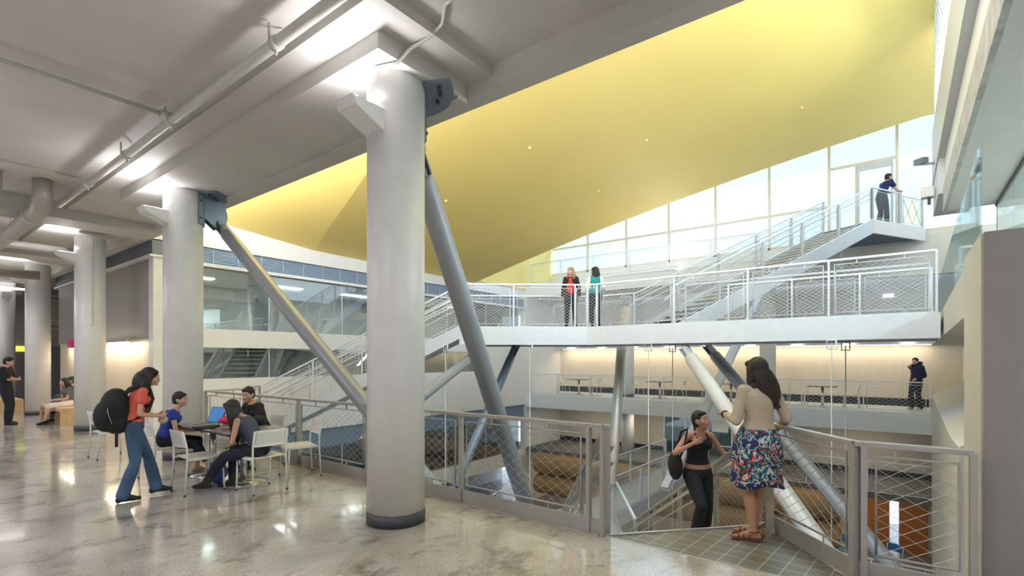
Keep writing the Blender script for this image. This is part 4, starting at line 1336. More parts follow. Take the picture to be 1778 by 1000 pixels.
class Fig:
    def __init__(s, label, loc, yaw, h=1.68, pel=(0, 0, 0.93), neck=(0, 0.0, 1.43), head=None, hy=0, hp=0, wl=(-0.22, 0.05, 0.85), wr=(0.22, 0.05, 0.85),
                 al=(-0.10, 0, 0.085), ar=(0.10, 0, 0.085), kl=(0, 1, 0), kr=(0, 1, 0), el=(-0.3, -1, 0), er=(0.3, -1, 0), hl=None, hrd=None,
                 sl=0.0, twist=0.0, fl=0.0, frt=0.0, pl_=0.0, pr_=0.0, skin=None, vox=0.012, fem=True, curl=0.5, group=None, nl=(1, 0, 0), nr=(-1, 0, 0)):
        s.k = h / 1.68
        k = s.k
        s.vox = vox; s.fem = fem
        s.root = empty('person', loc, yaw, label, 'person', group)
        s.skin = skin or skin_l
        T = lambda p: V(p) * k
        s.P = T(pel); s.N = T(neck)
        sp = (s.N - s.P)
        s.up = sp.normalized()
        s.hx = V((math.cos(sl), math.sin(sl), 0))
        tw = sl + twist
        s.sx = V((math.cos(tw), math.sin(tw), 0)); s.sx = (s.sx - s.up * s.sx.dot(s.up)).normalized()
        sw = 0.145 if fem else 0.180
        s.sh = [s.N - s.up * 0.055 * k + s.sx * (sg * sw * k) for sg in (-1, 1)]
        s.hip = [s.P - V((0, 0, 0.02 * k)) + s.hx * (sg * 0.085 * k) for sg in (-1, 1)]
        s.knee = []; s.ank = []; s.elb = []; s.wri = []
        for i, (a, kp) in enumerate(((al, kl), (ar, kr))):
            kk, aa = ik(s.hip[i], T(a), 0.42 * k, 0.41 * k, kp)
            s.knee.append(kk); s.ank.append(aa)
        for i, (a, ep) in enumerate(((wl, el), (wr, er))):
            kk, aa = ik(s.sh[i], T(a), 0.285 * k, 0.25 * k, ep)
            s.elb.append(kk); s.wri.append(aa)
        s.footdir = [Euler((p, 0, f)).to_matrix() @ V((0, 1, 0)) for f, p in ((fl, pl_), (frt, pr_))]
        s.H = T(head) if head is not None else s.N + V((0, 0.035, 0.125)) * k
        s.HM = Euler((hp, 0, hy)).to_matrix()
        s.hd = [hl, hrd]; s.nn = [nl, nr]; s.curl = curl
        s.body()

    def trings(s, infl=0.0, t0=-0.14, t1=1.0, bust=True):
        """elliptical rings of the trunk"""
        fem = s.fem
        prof = [(-0.14, 0.105, 0.085), (-0.06, 0.150, 0.11), (0.04, 0.160, 0.112), (0.16, 0.150 if fem else 0.155, 0.104), (0.34, 0.116 if fem else 0.148, 0.086 if fem else 0.105),
                (0.5, 0.116 if fem else 0.155, 0.088), (0.68, 0.128 if fem else 0.168, 0.096), (0.82, 0.134 if fem else 0.178, 0.090), (0.92, 0.112 if fem else 0.155, 0.072), (1.0, 0.07, 0.058)]
        ts = [p[0] for p in prof]

        def val(t):
            for a, b in zip(prof, prof[1:]):
                if t <= b[0]:
                    f = (t - a[0]) / (b[0] - a[0]); f = max(0, min(1, f))
                    return a[1] + (b[1] - a[1]) * f, a[2] + (b[2] - a[2]) * f
            return prof[-1][1:]
        out = []
        n = 14
        for i in range(n + 1):
            t = t0 + (t1 - t0) * i / n
            w_, d_ = val(t)
            # the spine bows a little
            c = s.P.lerp(s.N, t)
            x = s.hx.lerp(s.sx, max(0, min(1, t))).normalized()
            y = s.up.cross(x).normalized()
            if t < 0: y = y.lerp(V((y.x, y.y, 0)), 0.5).normalized()
            c = c - y * (0.018 * s.k * math.sin(PI * max(0, min(1, t))))
            out.append((c, x * (w_ * s.k + infl), y * (d_ * s.k + infl)))
        return out

    def loft(s, mb, rings, n=22):
        base = len(mb.v)
        for c, x, y in rings:
            for k in range(n):
                a = 2 * PI * k / n
                mb.v.append(tuple(c + x * math.cos(a) + y * math.sin(a)))
        for i in range(len(rings) - 1):
            for k in range(n):
                k2 = (k + 1) % n
                mb.f.append((base + i * n + k, base + i * n + k2, base + (i + 1) * n + k2, base + (i + 1) * n + k)); mb.smooth.append(True)
        mb.f.append(tuple(base + k for k in range(n))[::-1]); mb.smooth.append(True)
        mb.f.append(tuple(base + (len(rings) - 1) * n + k for k in range(n))); mb.smooth.append(True)

    def bust(s, mb, infl=0.0):
        if not s.fem: return
        y = s.up.cross(s.sx).normalized()
        c = s.P.lerp(s.N, 0.70)
        for sg in (-1, 1):
            mb.ell(c + s.sx * (sg * 0.068 * s.k) + y * 0.065 * s.k, 0.054 * s.k + infl, 0.052 * s.k + infl, 0.058 * s.k + infl)

    def body(s):
        k = s.k
        mb = MB()
        s.loft(mb, s.trings())
        s.bust(mb)
        # neck and head
        hc = s.H
        cone(mb, s.N - s.up * 0.03 * k, hc + s.HM @ V((0, -0.012, -0.05)) * k, 0.058 * k, 0.050 * k)
        M = s.HM
        base = len(mb.v)
        n, m = 22, 16
        for i in range(m + 1):
            th = PI * i / m
            for j in range(n):
                ph = 2 * PI * j / n
                x, y, z = math.sin(th) * math.cos(ph), math.sin(th) * math.sin(ph), math.cos(th)
                q = V((x * 0.074, y * 0.094, z * 0.112))
                if z < 0:
                    q.x *= 1 - 0.30 * (-z) ** 1.2
                    q.y = q.y * (1 - 0.18 * (-z)) + 0.022 * (-z)
                if y > 0.6 and z > -0.2 and z < 0.25: q.y -= 0.006
                mb.v.append(tuple(hc + M @ (q * k)))
        for i in range(m):
            for j in range(n):
                j2 = (j + 1) % n
                mb.f.append((base + i * n + j, base + (i + 1) * n + j, base + (i + 1) * n + j2, base + i * n + j2)); mb.smooth.append(True)
        h = lambda a: hc + M @ (V(a) * k)
        cone(mb, h((0, 0.088, 0.012)), h((0, 0.106, -0.022)), 0.008 * k, 0.013 * k, 8)       # nose
        for sg in (-1, 1):
            mb.ell(h((sg * 0.013, 0.094, -0.026)), 0.008 * k, 0.010 * k, 0.008 * k, M, 8, 6)
            mb.ell(h((sg * 0.076, -0.004, -0.008)), 0.012 * k, 0.022 * k, 0.034 * k, M, 10, 6)   # ears
            cone(mb, h((sg * 0.016, 0.087, 0.026)), h((sg * 0.045, 0.078, 0.026)), 0.009 * k, 0.007 * k, 8)   # brow
            mb.ell(h((sg * 0.045, 0.062, -0.025)), 0.018 * k, 0.018 * k, 0.022 * k, M, 12, 8)   # cheek
        mb.ell(h((0, 0.086, -0.086)), 0.022 * k, 0.018 * k, 0.016 * k, M, 10, 6)   # chin
        mb.ell(h((0, 0.090, -0.050)), 0.024 * k, 0.012 * k, 0.014 * k, M, 10, 6)   # mouth mound
        # arms, hands
        for i in (0, 1):
            fa = 0.84 if s.fem else 1.10
            limbs(mb, [s.sh[i], s.sh[i].lerp(s.elb[i], 0.45), s.elb[i]], [0.050 * k * fa, 0.044 * k * fa, 0.036 * k * fa])
            limbs(mb, [s.elb[i], s.elb[i].lerp(s.wri[i], 0.3), s.wri[i]], [0.036 * k * fa, 0.038 * k * fa, 0.025 * k * fa])
            cone(mb, s.N - s.up * 0.045 * k, s.sh[i], 0.046 * k, 0.042 * k)
            s.hand(mb, i)
            # legs
            limbs(mb, [s.hip[i], s.hip[i].lerp(s.knee[i], 0.35), s.knee[i]], [0.085 * k, 0.078 * k, 0.052 * k])
            limbs(mb, [s.knee[i], s.knee[i].lerp(s.ank[i], 0.33), s.ank[i].lerp(s.knee[i], 0.18), s.ank[i]], [0.050 * k, 0.054 * k, 0.036 * k, 0.034 * k])
            s.foot(mb, i, 0.0)
        o = mb.build('body', s.skin, s.root)
        remesh(o, s.vox, 3)
        # eyes and mouth
        for sg in (-1, 1):
            e = MB(); e.ell(h((sg * 0.031, 0.0775, 0.006)), 0.013 * k, 0.010 * k, 0.008 * k, M, 10, 6)
            e.build('eye', eye_m, s.root)
            e = MB(); e.ell(h((sg * 0.031, 0.0855, 0.006)), 0.0065 * k, 0.004 * k, 0.0070 * k, M, 10, 6)
            e.build('iris', iris_m, s.root)
            e = MB(); e.tube([h((sg * 0.014, 0.096, 0.033)), h((sg * 0.032, 0.092, 0.038)), h((sg * 0.048, 0.080, 0.033))], 0.003 * k, 6)
            e.build('eyebrow', iris_m, s.root)
        e = MB(); e.ell(h((0, 0.099, -0.048)), 0.022 * k, 0.008 * k, 0.005 * k, M, 10, 6); e.ell(h((0, 0.098, -0.056)), 0.018 * k, 0.008 * k, 0.005 * k, M, 10, 6)
        e.build('mouth', lip_m, s.root)

    def foot(s, mb, i, infl, heel=0.0):
        k = s.k
        a = s.ank[i]; f = s.footdir[i]
        dn = V((0, 0, -1)) if abs(f.z) < 0.3 else (V((0, 0, -1)) - f * V((0, 0, -1)).dot(f)).normalized()
        b0 = a + dn * 0.055 * k - f * 0.045 * k
        cone(mb, a + dn * 0.01, b0, 0.034 * k + infl, 0.026 * k + infl)
        cone(mb, a + f * 0.01 + dn * 0.02 * k, a + f * 0.10 * k + dn * 0.055 * k, 0.036 * k + infl, 0.026 * k + infl)
        cone(mb, b0, a + f * 0.10 * k + dn * 0.060 * k, 0.026 * k + infl, 0.024 * k + infl)
        cone(mb, a + f * 0.10 * k + dn * 0.060 * k, a + f * 0.165 * k + dn * 0.066 * k, 0.026 * k + infl, 0.016 * k + infl)

    def hand(s, mb, i):
        k = s.k
        wv = s.wri[i]
        fd = (s.wri[i] - s.elb[i]).normalized()
        d = V(s.hd[i]).normalized() if s.hd[i] is not None else fd
        n_ = V(s.nn[i]); n_ = (n_ - d * n_.dot(d))
        if n_.length < 1e-3: n_ = d.cross(V((0, 0, 1)))
        n_.normalize()
        t = n_.cross(d) * (1 if i == 0 else -1)    # thumb side
        if i == 0: t = -t
        t = -t if t.dot(V((0, 1, 0.6))) < 0 else t
        M = Matrix((t, d, n_)).transposed()
        if M.determinant() < 0: M = Matrix((t, d, -n_)).transposed()
        mb.ell(wv + d * 0.045 * k, 0.036 * k, 0.050 * k, 0.016 * k, M, 14, 8)
        cone(mb, wv, wv + d * 0.03 * k, 0.024 * k, 0.020 * k, 10)
        for q, (off, ln) in enumerate(((0.028, 0.070), (0.010, 0.080), (-0.009, 0.074), (-0.027, 0.058))):
            p = wv + (d * 0.082 + t * off * 1.05) * k
            dd = (d + t * off * 3).normalized()
            r_ = 0.0092 * k
            for sgm, fr_ in enumerate((0.45, 0.32, 0.23)):
                ang = s.curl * (0.5 + 0.12 * q) * (1 if sgm else 0.7)
                dd = (dd * math.cos(ang) + n_ * math.sin(ang)).normalized()
                # keep the curling plane
                q2 = p + dd * ln * fr_ * k
                cone(mb, p, q2, r_, r_ * 0.92, 8)
                nn2 = (n_ * math.cos(ang) - d * math.sin(ang))
                p = q2; r_ *= 0.92
        p = wv + (d * 0.022 + t * 0.024) * k
        d1 = (d * 0.65 + t * 0.75 + n_ * 0.15).normalized()
        p2_ = p + d1 * 0.042 * k
        d2 = (d * 0.95 + t * 0.25 + n_ * 0.3).normalized()
        cone(mb, p, p2_, 0.014 * k, 0.0115 * k, 8)
        cone(mb, p2_, p2_ + d2 * 0.032 * k, 0.0115 * k, 0.0095 * k, 8)

    # ---- clothing
    def top(s, m, sleeve=0.5, t0=0.10, t1=0.97, infl=0.012, name='shirt', strap=False, loose=0.0, bare=False):
        k = s.k
        mb = MB()
        rg = s.trings(infl, t0, t1)
        if loose:
            rg = [(c, x * (1 + loose * (1 - i / len(rg))), y * (1 + loose * (1 - i / len(rg)))) for i, (c, x, y) in enumerate(rg)]
        s.loft(mb, rg)
        s.bust(mb, infl)
        fa = 0.84 if s.fem else 1.10
        for i in (0, 1):
            if bare:
                continue
            if sleeve == 0:
                cone(mb, s.N - s.up * 0.06 * k, (s.N - s.up * 0.06 * k).lerp(s.sh[i], 0.62), 0.052 * k + infl * 0.6, 0.054 * k + infl)
                continue
            if strap:
                cone(mb, s.N - s.up * 0.05 * k + s.sx * ((-1, 1)[i] * 0.07 * k), s.P.lerp(s.N, 0.8) + s.sx * ((-1, 1)[i] * 0.09 * k), 0.052 * k, 0.055 * k)
                continue
            cone(mb, s.N - s.up * 0.06 * k, s.sh[i], 0.048 * k + infl * 0.6, 0.044 * k + infl)
            if sleeve > 0:
                u = min(1, sleeve)
                limbs(mb, [s.sh[i], s.sh[i].lerp(s.elb[i], u)], [0.050 * k * fa + infl, (0.050 - 0.010 * u) * k * fa + infl * 1.2])
            if sleeve > 1:
                limbs(mb, [s.elb[i], s.elb[i].lerp(s.wri[i], sleeve - 1)], [0.040 * k * fa + infl, 0.029 * k * fa + infl])
        return remesh(mb.build(name, m, s.root), s.vox, 4)

    def pants(s, m, infl=0.012, flare=0.0, low=0.96, t1=0.20, name='trousers'):
        k = s.k
        mb = MB()
        s.loft(mb, s.trings(infl, -0.14, t1))
        for i in (0, 1):
            limbs(mb, [s.hip[i], s.hip[i].lerp(s.knee[i], 0.35), s.knee[i]], [0.088 * k + infl, 0.080 * k + infl, 0.054 * k + infl])
            an = s.knee[i].lerp(s.ank[i], low)
            limbs(mb, [s.knee[i], s.knee[i].lerp(an, 0.35), an], [0.052 * k + infl, 0.055 * k + infl + flare * 0.3, 0.038 * k + infl + flare])
        o = remesh(mb.build(name, m, s.root), s.vox, 3)
        return o

    def skirt(s, m, hem=0.5, wide=0.24, t1=0.28, name='skirt'):
        k = s.k
        mb = MB()
        n = 44
        rings = []
        c1 = s.P.lerp(s.N, t1)
        base = s.trings(0.014, t1 - 0.01, t1)[-1]
        hz = hem * k
        nr = 10
        vs = []
        y0 = s.up.cross(s.hx).normalized()
        for i in range(nr + 1):
            t = i / nr
            c = c1.lerp(V((s.P.x, s.P.y, hz)), t)
            rx = (base[1].length) * (1 - t) + wide * t + 0.04 * math.sin(PI * min(1, t * 1.4)) 
            ry = (base[2].length) * (1 - t) + wide * 0.82 * t + 0.045 * math.sin(PI * min(1, t * 1.4))
            for j in range(n):
                a = 2 * PI * j / n
                wv = 1 + 0.07 * t * math.sin(a * 9 + 1.3) + 0.03 * t * math.sin(a * 5)
                vs.append(c + s.hx * (rx * wv * math.cos(a)) + V((y0.x, y0.y, 0)) * (ry * wv * math.sin(a)) + V((0, 0, 0.02 * t * math.sin(a * 3))))
        fs = []
        for i in range(nr):
            for j in range(n):
                j2 = (j + 1) % n
                fs.append((i * n + j, (i + 1) * n + j, (i + 1) * n + j2, i * n + j2))
        mb.add(vs, fs, True)
        o = mb.build(name, m, s.root)
        so = o.modifiers.new('thickness', 'SOLIDIFY'); so.thickness = 0.006
        return o

    def lap_skirt(s, m, name='skirt'):
        k = s.k
        mb = MB()
        s.loft(mb, s.trings(0.014, -0.14, 0.25))
        for i in (0, 1):
            limbs(mb, [s.hip[i], s.hip[i].lerp(s.knee[i], 0.95)], [0.10 * k, 0.085 * k])
        a, b_ = s.hip[0].lerp(s.hip[1], 0.5), s.knee[0].lerp(s.knee[1], 0.5)
        cone(mb, a - V((0, 0, 0.03)), a.lerp(b_, 0.9) - V((0, 0, 0.06)), 0.11 * k, 0.10 * k)
        return remesh(mb.build(name, m, s.root), s.vox, 4)

    def shoes(s, m, name='shoe', infl=0.008, boot=0.0, heel=0.0):
        k = s.k
        for i in (0, 1):
            mb = MB()
            s.foot(mb, i, infl)
            if boot:
                limbs(mb, [s.ank[i], s.ank[i].lerp(s.knee[i], boot)], [0.042 * k + infl, 0.050 * k + infl])
            if heel:
                p = s.ank[i] - s.footdir[i] * 0.05 * k
                mb.tube([V((p.x, p.y, p.z - 0.05 * k)), V((p.x, p.y, p.z - 0.085 * k - 0.012))], [0.026, 0.018], 8)
            remesh(mb.build(name, m, s.root), max(s.vox * 0.8, 0.006), 2)

    def sandals(s, m):
        k = s.k
        for i in (0, 1):
            a = s.ank[i]; f = s.footdir[i]; sd_ = f.cross(V((0, 0, 1))).normalized()
            mb = MB()
            g = V((a.x, a.y, a.z - 0.088 * k))
            mb.hexa(g - f * 0.075 * k - sd_ * 0.045 * k, f * 0.265 * k, sd_ * 0.09 * k, V((0, 0, 0.012)))
            for t in (0.035, 0.085, 0.125):
                c = g + f * t * k
                mb.tube([c - sd_ * 0.042 * k + V((0, 0, 0.01)), c - sd_ * 0.03 * k + V((0, 0, 0.065 - t * 0.2)), c + V((0, 0, 0.085 - t * 0.25)), c + sd_ * 0.03 * k + V((0, 0, 0.065 - t * 0.2)), c + sd_ * 0.042 * k + V((0, 0, 0.01))], 0.007, 6)
            rr = 0.043 * k
            mb.tube([a + V((math.cos(q_) * rr, math.sin(q_) * rr, -0.01)) for q_ in [2 * PI * j / 12 for j in range(13)]], 0.006, 6)
            mb.build('sandal', m, s.root)

    def hair(s, m, kind='short', length=0.3, side=0.0, back=0.0, vol=1.0, locks=0.12, bulk=0.0):
        k = s.k
        M = s.HM
        h = lambda a: s.H + M @ (V(a) * k)
        mb = MB()
        if kind == 'short':
            mb.ell(h((0, -0.018, 0.028)), 0.083 * k, 0.098 * k, 0.102 * k, M, 22, 14)
            mb.ell(h((0, -0.035, -0.02)), 0.080 * k, 0.075 * k, 0.07 * k, M, 18, 10)
            mb.ell(h((0.01, 0.042, 0.080)), 0.062 * k, 0.040 * k, 0.030 * k, M, 14, 8)
        else:
            mb.ell(h((0, -0.020, 0.026)), 0.088 * k, 0.102 * k, 0.106 * k, M, 22, 14)
            # falling mass: to world-down behind neck
            p0 = h((0, -0.036, 0.045)); length = length + 0.045; bk = s.HM @ V((0, -1, 0)); bk.z = 0
            if bk.length > 0.01: bk.normalize()
            sx_ = s.HM @ V((1, 0, 0)); sx_.z = 0; sx_.normalize()
            dn = V((0, 0, -1))
            nst = 8
            rg = []
            for i in range(nst + 1):
                t = i / nst
                c = p0 + dn * (length * k * t) + bk * (0.035 * k * math.sin(PI * t * 0.9) + back * k * t) + sx_ * side * k * t
                wd = (0.62 if i == 0 else 0.94 if i == 1 else 1.0) * (0.086 + 0.035 * vol * math.sin(PI * min(1, t * 1.05)) - 0.035 * max(0, t - 0.75) / 0.25) * k
                dp = (0.7 if i == 0 else 1.0) * (0.070 - 0.022 * t + 0.006 * vol) * k
                rg.append((c, sx_ * wd, -bk * dp))
            s.loft(mb, rg[::-1], 26)
            for sg in (-1, 1):     # locks in front of the shoulders
                cone(mb, h((sg * 0.075, 0.0, 0.02)), h((sg * 0.088, -0.005, -0.09)), 0.028 * k, 0.030 * k)
                q0 = h((sg * 0.088, -0.005, -0.09))
                cone(mb, q0, q0 + dn * min(locks, length * 0.8) * k + bk * 0.02, 0.032 * k, 0.024 * k)
            mb.ell(h((0.032, 0.046, 0.072)), 0.050 * k, 0.034 * k, 0.034 * k, M, 14, 8)
            mb.ell(h((-0.035, 0.044, 0.070)), 0.046 * k, 0.034 * k, 0.034 * k, M, 14, 8)
            mb.ell(rg[-1][0] + V((0, 0, 0.02)), rg[-1][1].length, rg[-1][2].length, 0.05 * k, Matrix((sx_, bk, V((0, 0, 1)))).transposed())
            if bulk:
                mb.ell(h((0, -0.060, -0.10)) + bk * 0.02, 0.105 * bulk * k, 0.085 * bulk * k, 0.17 * k)
                mb.ell(h((0, -0.075, -0.21)) + bk * 0.02, 0.100 * bulk * k, 0.070 * bulk * k, 0.13 * k)
            rnd = random.Random(int(length * 1000))
            for q_ in range(9):
                a = -1 + 2 * q_ / 8
                st = p0 + sx_ * a * 0.085 * k + dn * length * k * 0.5 + bk * 0.03 * k
                en = p0 + sx_ * (a * 0.10 + side) * k + dn * (length * (0.95 + 0.12 * rnd.random())) * k + bk * (0.03 + back) * k
                cone(mb, st, en, 0.026 * k, 0.010 * k, 8)
        return remesh(mb.build('hair', m, s.root), min(s.vox, 0.009), 2)

    def belt(s, m, t=0.16):
        rg = s.trings(0.018, t - 0.025, t + 0.025)
        mb = MB(); s.loft(mb, [rg[0], rg[7], rg[-1]], 26)
        return mb.build('belt', m, s.root)


def yaw_to(dx, dy): return math.atan2(dy, dx) - PI / 2


# 1 standing woman with the rucksack (faces the tables, +X)
f = Fig('standing woman in coral T-shirt and blue flared jeans wearing a big black backpack', (2.13, 7.38, 0), yaw_to(1, -0.18), h=1.60,
        pel=(0, -0.06, 0.93), neck=(0, 0.04, 1.43), head=(0, 0.12, 1.555), hy=-0.1, hp=-0.18,
        al=(-0.09, 0.20, 0.10), ar=(0.10, -0.17, 0.10), wl=(-0.07, 0.21, 1.05), wr=(0.08, 0.22, 1.05), el=(-0.4, -1, -0.8), er=(0.4, -1, -0.8), hl=(0.7, 0.7, -0.1), hrd=(-0.7, 0.7, -0.1), nl=(0, -1, 0.2), nr=(0, -1, 0.2), vox=0.0085, skin=skin_l, curl=0.9)
f.top(coral, sleeve=0.42, t0=0.14, infl=0.012)
f.pants(denim, infl=0.008, flare=0.026, low=1.02)
f.shoes(shoem, heel=0.03)
f.hair(hair_b, 'long', length=0.36, back=0.05, vol=1.6, locks=0.28, bulk=1.12)
bp = MB()
y_ = -0.20
bp.ell((0, y_ - 0.06, 1.14), 0.17, 0.155, 0.25); bp.ell((0, y_ - 0.15, 1.06), 0.15, 0.12, 0.19); bp.ell((0, y_ - 0.04, 0.98), 0.16, 0.14, 0.14); bp.ell((0, y_ - 0.05, 1.26), 0.14, 0.12, 0.13)
pack = empty('backpack', (2.16, 7.37, -0.03), yaw_to(1, -0.18), 'large black backpack on the back of the woman in coral T-shirt', 'backpack')
remesh(bp.build('pack', black, pack), 0.012, 6)
for sg in (-1, 1):
    MB().tube([(sg * 0.08, -0.24, 1.230), (sg * 0.085, -0.11, 1.380), (sg * 0.085, 0.00, 1.425), (sg * 0.09, 0.07, 1.370), (sg * 0.10, 0.10, 1.250), (sg * 0.125, 0.05, 1.100), (sg * 0.13, -0.08, 1.010), (sg * 0.11, -0.24, 0.950)], 0.017, 8).build('shoulder_strap', black, pack)
MB().tube([(0.155, -0.30, 0.98), (0.150, -0.34, 1.12), (0.10, -0.33, 1.27)], 0.004, 6).build('zip', wire_m, pack)
for q_, zz in ((0.05, 0.62), (-0.10, 0.70)):
    MB().box(0.10, 0.115, -0.17 + q_, -0.14 + q_, zz, 1.02).build('hanging_strap', black, pack)
tag(MB().ell((0, 0, 0), 0.055, 0.03, 0.05).build('purse', beigel, loc=(2.37, 7.33, 0.945)), 'small beige purse held by the woman in coral T-shirt', 'purse')

# 2 seated woman in blue top
f = Fig('seated woman in royal blue top looking toward the standing woman', (2.82, 8.45, 0), yaw_to(1, -0.45), h=1.62,
        pel=(0, -0.06, 0.56), neck=(0, 0.06, 1.02), head=(0, 0.13, 1.15), hy=-0.35, hp=-0.1,
        al=(-0.12, 0.34, 0.09), ar=(0.08, 0.52, 0.09), kl=(-0.1, 0.4, 1), kr=(0.1, 0.4, 1), wl=(-0.08, 0.32, 0.66), wr=(0.10, 0.33, 0.68), hl=(0.6, 0.7, 0), hrd=(-0.6, 0.7, 0), nl=(0, 0, -1), nr=(0, 0, -1), vox=0.009, skin=skin_l)
f.top(bluetop, sleeve=0.25, t0=0.05, t1=0.93, infl=0.013)
f.pants(dkden, low=0.62)
f.shoes(beigel)
f.hair(hair_b, 'short')

# 3 seated woman in vest, back to the viewer
f = Fig('seated woman in slate vest, black trousers and grey boots leaning over the table', (3.22, 6.66, 0), yaw_to(-0.62, 0.80), h=1.64,
        pel=(0, -0.03, 0.56), neck=(0, 0.22, 0.98), head=(0.0, 0.34, 1.08), hy=-0.2, hp=-0.30,
        al=(-0.10, 0.62, 0.13), ar=(0.16, 0.42, 0.09), kl=(0, 0.4, 1), kr=(0, 0.4, 1), wl=(-0.02, 0.28, 0.62), wr=(0.24, 0.56, 0.79), el=(-1, -0.3, 0), hl=(0.1, 0.8, -0.3), hrd=(-0.2, 1, 0.0), nl=(0, 0, -1), nr=(0, 0, -1),
        fl=0.0, frt=0.15, vox=0.0085, skin=skin_m, curl=0.3)
f.top(vestm, sleeve=0.0, t0=0.10, t1=0.93, infl=0.012, name='vest')
f.pants(dkden, low=0.9)
f.shoes(bootm, name='boot', boot=0.48)
f.hair(hair_br, 'long', length=0.30, back=0.02, vol=1.2)

# 4 person behind the table
f = Fig('person in dark jacket seated behind the table, facing the viewer', (3.98, 8.12, 0), yaw_to(-1, -0.25), h=1.66,
        pel=(0, -0.02, 0.56), neck=(0, 0.16, 1.03), head=(0, 0.23, 1.17), hp=-0.25, hy=0.25,
        al=(-0.12, 0.36, 0.09), ar=(0.12, 0.36, 0.09), kl=(0, 0.4, 1), kr=(0, 0.4, 1), wl=(-0.16, 0.44, 0.80), wr=(0.16, 0.44, 0.80), hl=(0.5, 0.8, 0), hrd=(-0.5, 0.8, 0), nl=(0, 0, -1), nr=(0, 0, -1), vox=0.010, skin=skin_l)
f.top(blk, sleeve=1.85, t0=0.0, t1=0.99, infl=0.02, name='jacket')
f.pants(dkden)
f.shoes(shoem)
f.hair(hair_b, 'short')

# 5 + 6 the pair on the bench, 7 the standing man
f = Fig('woman in grey T-shirt and white skirt sitting on the timber bench', (3.52, 17.75, 0), yaw_to(-1, -0.15), h=1.60,
        pel=(0, 0, 0.54), neck=(0, 0.02, 1.02), head=(0, 0.07, 1.15), hp=0.05,
        al=(-0.07, 0.52, 0.10), ar=(0.08, 0.44, 0.10), kl=(0, 0.3, 1), kr=(0, 0.3, 1), wl=(-0.07, 0.30, 0.66), wr=(0.08, 0.30, 0.66), hl=(0.5, 0.8, -0.1), hrd=(-0.5, 0.8, -0.1), nl=(0, 0, -1), nr=(0, 0, -1), vox=0.012)
f.top(greytee, sleeve=0.45, t0=0.05, infl=0.014)
f.lap_skirt(whitecl)
f.shoes(shoem)
f.hair(hair_b, 'long', length=0.27, back=0.02, vol=1.3)
tag(remesh(MB().ell((0, 0, 0.17), 0.05, 0.14, 0.17).build('shoulder_bag', brownl, loc=(3.76, 17.80, 0.455)), 0.012), 'brown shoulder bag behind the woman in white skirt', 'bag')
f = Fig('person in dark trousers sitting behind the woman in white skirt', (3.78, 18.35, 0), yaw_to(-1, 0.1), h=1.62,
        pel=(0, 0, 0.54), neck=(0, 0.02, 1.02), head=(0, 0.06, 1.15),
        al=(-0.05, 0.50, 0.32), ar=(0.06, 0.48, 0.09), kl=(0, 0.3, 1), kr=(0, 0.3, 1), wl=(-0.07, 0.32, 0.66), wr=(0.08, 0.32, 0.66), nl=(0, 0, -1), nr=(0, 0, -1), vox=0.013)
f.top(greytee, sleeve=1.7, infl=0.016)
f.pants(mat('grey_trousers', (0.07, 0.08, 0.10), 0.85, bump=0.3, bscale=9))
f.shoes(shoem)
f.hair(hair_b, 'short')
f = Fig('standing man in black shirt with folded arms at the left edge', (2.46, 18.50, 0), yaw_to(0.9, -0.45), h=1.76, fem=False,
        pel=(0, -0.02, 0.93), neck=(0, -0.02, 1.44), head=(0, 0.03, 1.565), hp=-0.25,
        al=(-0.13, -0.02, 0.09), ar=(0.13, 0.06, 0.09), wl=(0.09, 0.15, 1.14), wr=(-0.09, 0.18, 1.12), el=(-1, 0.0, -1.2), er=(1, 0.0, -1.2), hl=(1, 0.1, 0.1), hrd=(-1, 0.1, 0.1), nl=(0, -1, 0), nr=(0, -1, 0), vox=0.012)
f.top(blk, sleeve=0.7, t0=0.08, infl=0.018, name='polo_shirt')
f.pants(dkden, infl=0.02, flare=0.02)
f.belt(shoem, 0.12)
f.shoes(shoem)
f.hair(hair_b, 'short')

# bridge women
f = Fig('blonde woman in red top and black jacket standing on the bridge', (11.66, 6.95, 2.5), yaw_to(-0.75, -0.35), h=1.66,
        wl=(-0.23, 0.05, 0.88), wr=(0.22, 0.10, 0.88), al=(-0.13, 0.05, 0.09), ar=(0.12, -0.05, 0.09), vox=0.012, hy=-0.5)
f.top(redtop, sleeve=0.0, t0=0.02, infl=0.014)
jk = f.top(blk, sleeve=1.9, t0=0.05, infl=0.018, name='jacket')
f.pants(dkden)
f.shoes(shoem)
f.hair(hair_bl, 'long', length=0.28, vol=0.8)
f.root.location = (11.68, 6.98, 2.5)
red = MB(); red.ell((0, 0.062, 1.13), 0.112, 0.085, 0.25); remesh(red.build('red_blouse', redtop, f.root), 0.012, 2)
f = Fig('dark-haired woman in teal vest with cream jacket, back turned, on the bridge', (11.98, 6.42, 2.5), yaw_to(0.6, 0.4), h=1.66,
        wl=(-0.20, 0.12, 0.95), wr=(0.20, 0.12, 0.95), al=(-0.08, 0.06, 0.09), ar=(0.09, -0.05, 0.09), vox=0.012, hy=0.9)
f.top(teal, sleeve=0.0, t0=0.02, infl=0.018, name='vest')
sl_ = MB()
for i in (0,):
    limbs(sl_, [f.sh[i], f.elb[i], f.wri[i]], [0.066, 0.055, 0.042])
limbs(sl_, [f.sh[1], f.elb[1], f.wri[1]], [0.062, 0.052, 0.042])
remesh(sl_.build('sleeves', whitecl, f.root), 0.012, 2)
f.pants(dkden)
f.shoes(shoem)
f.hair(hair_b, 'long', length=0.26, vol=0.9)

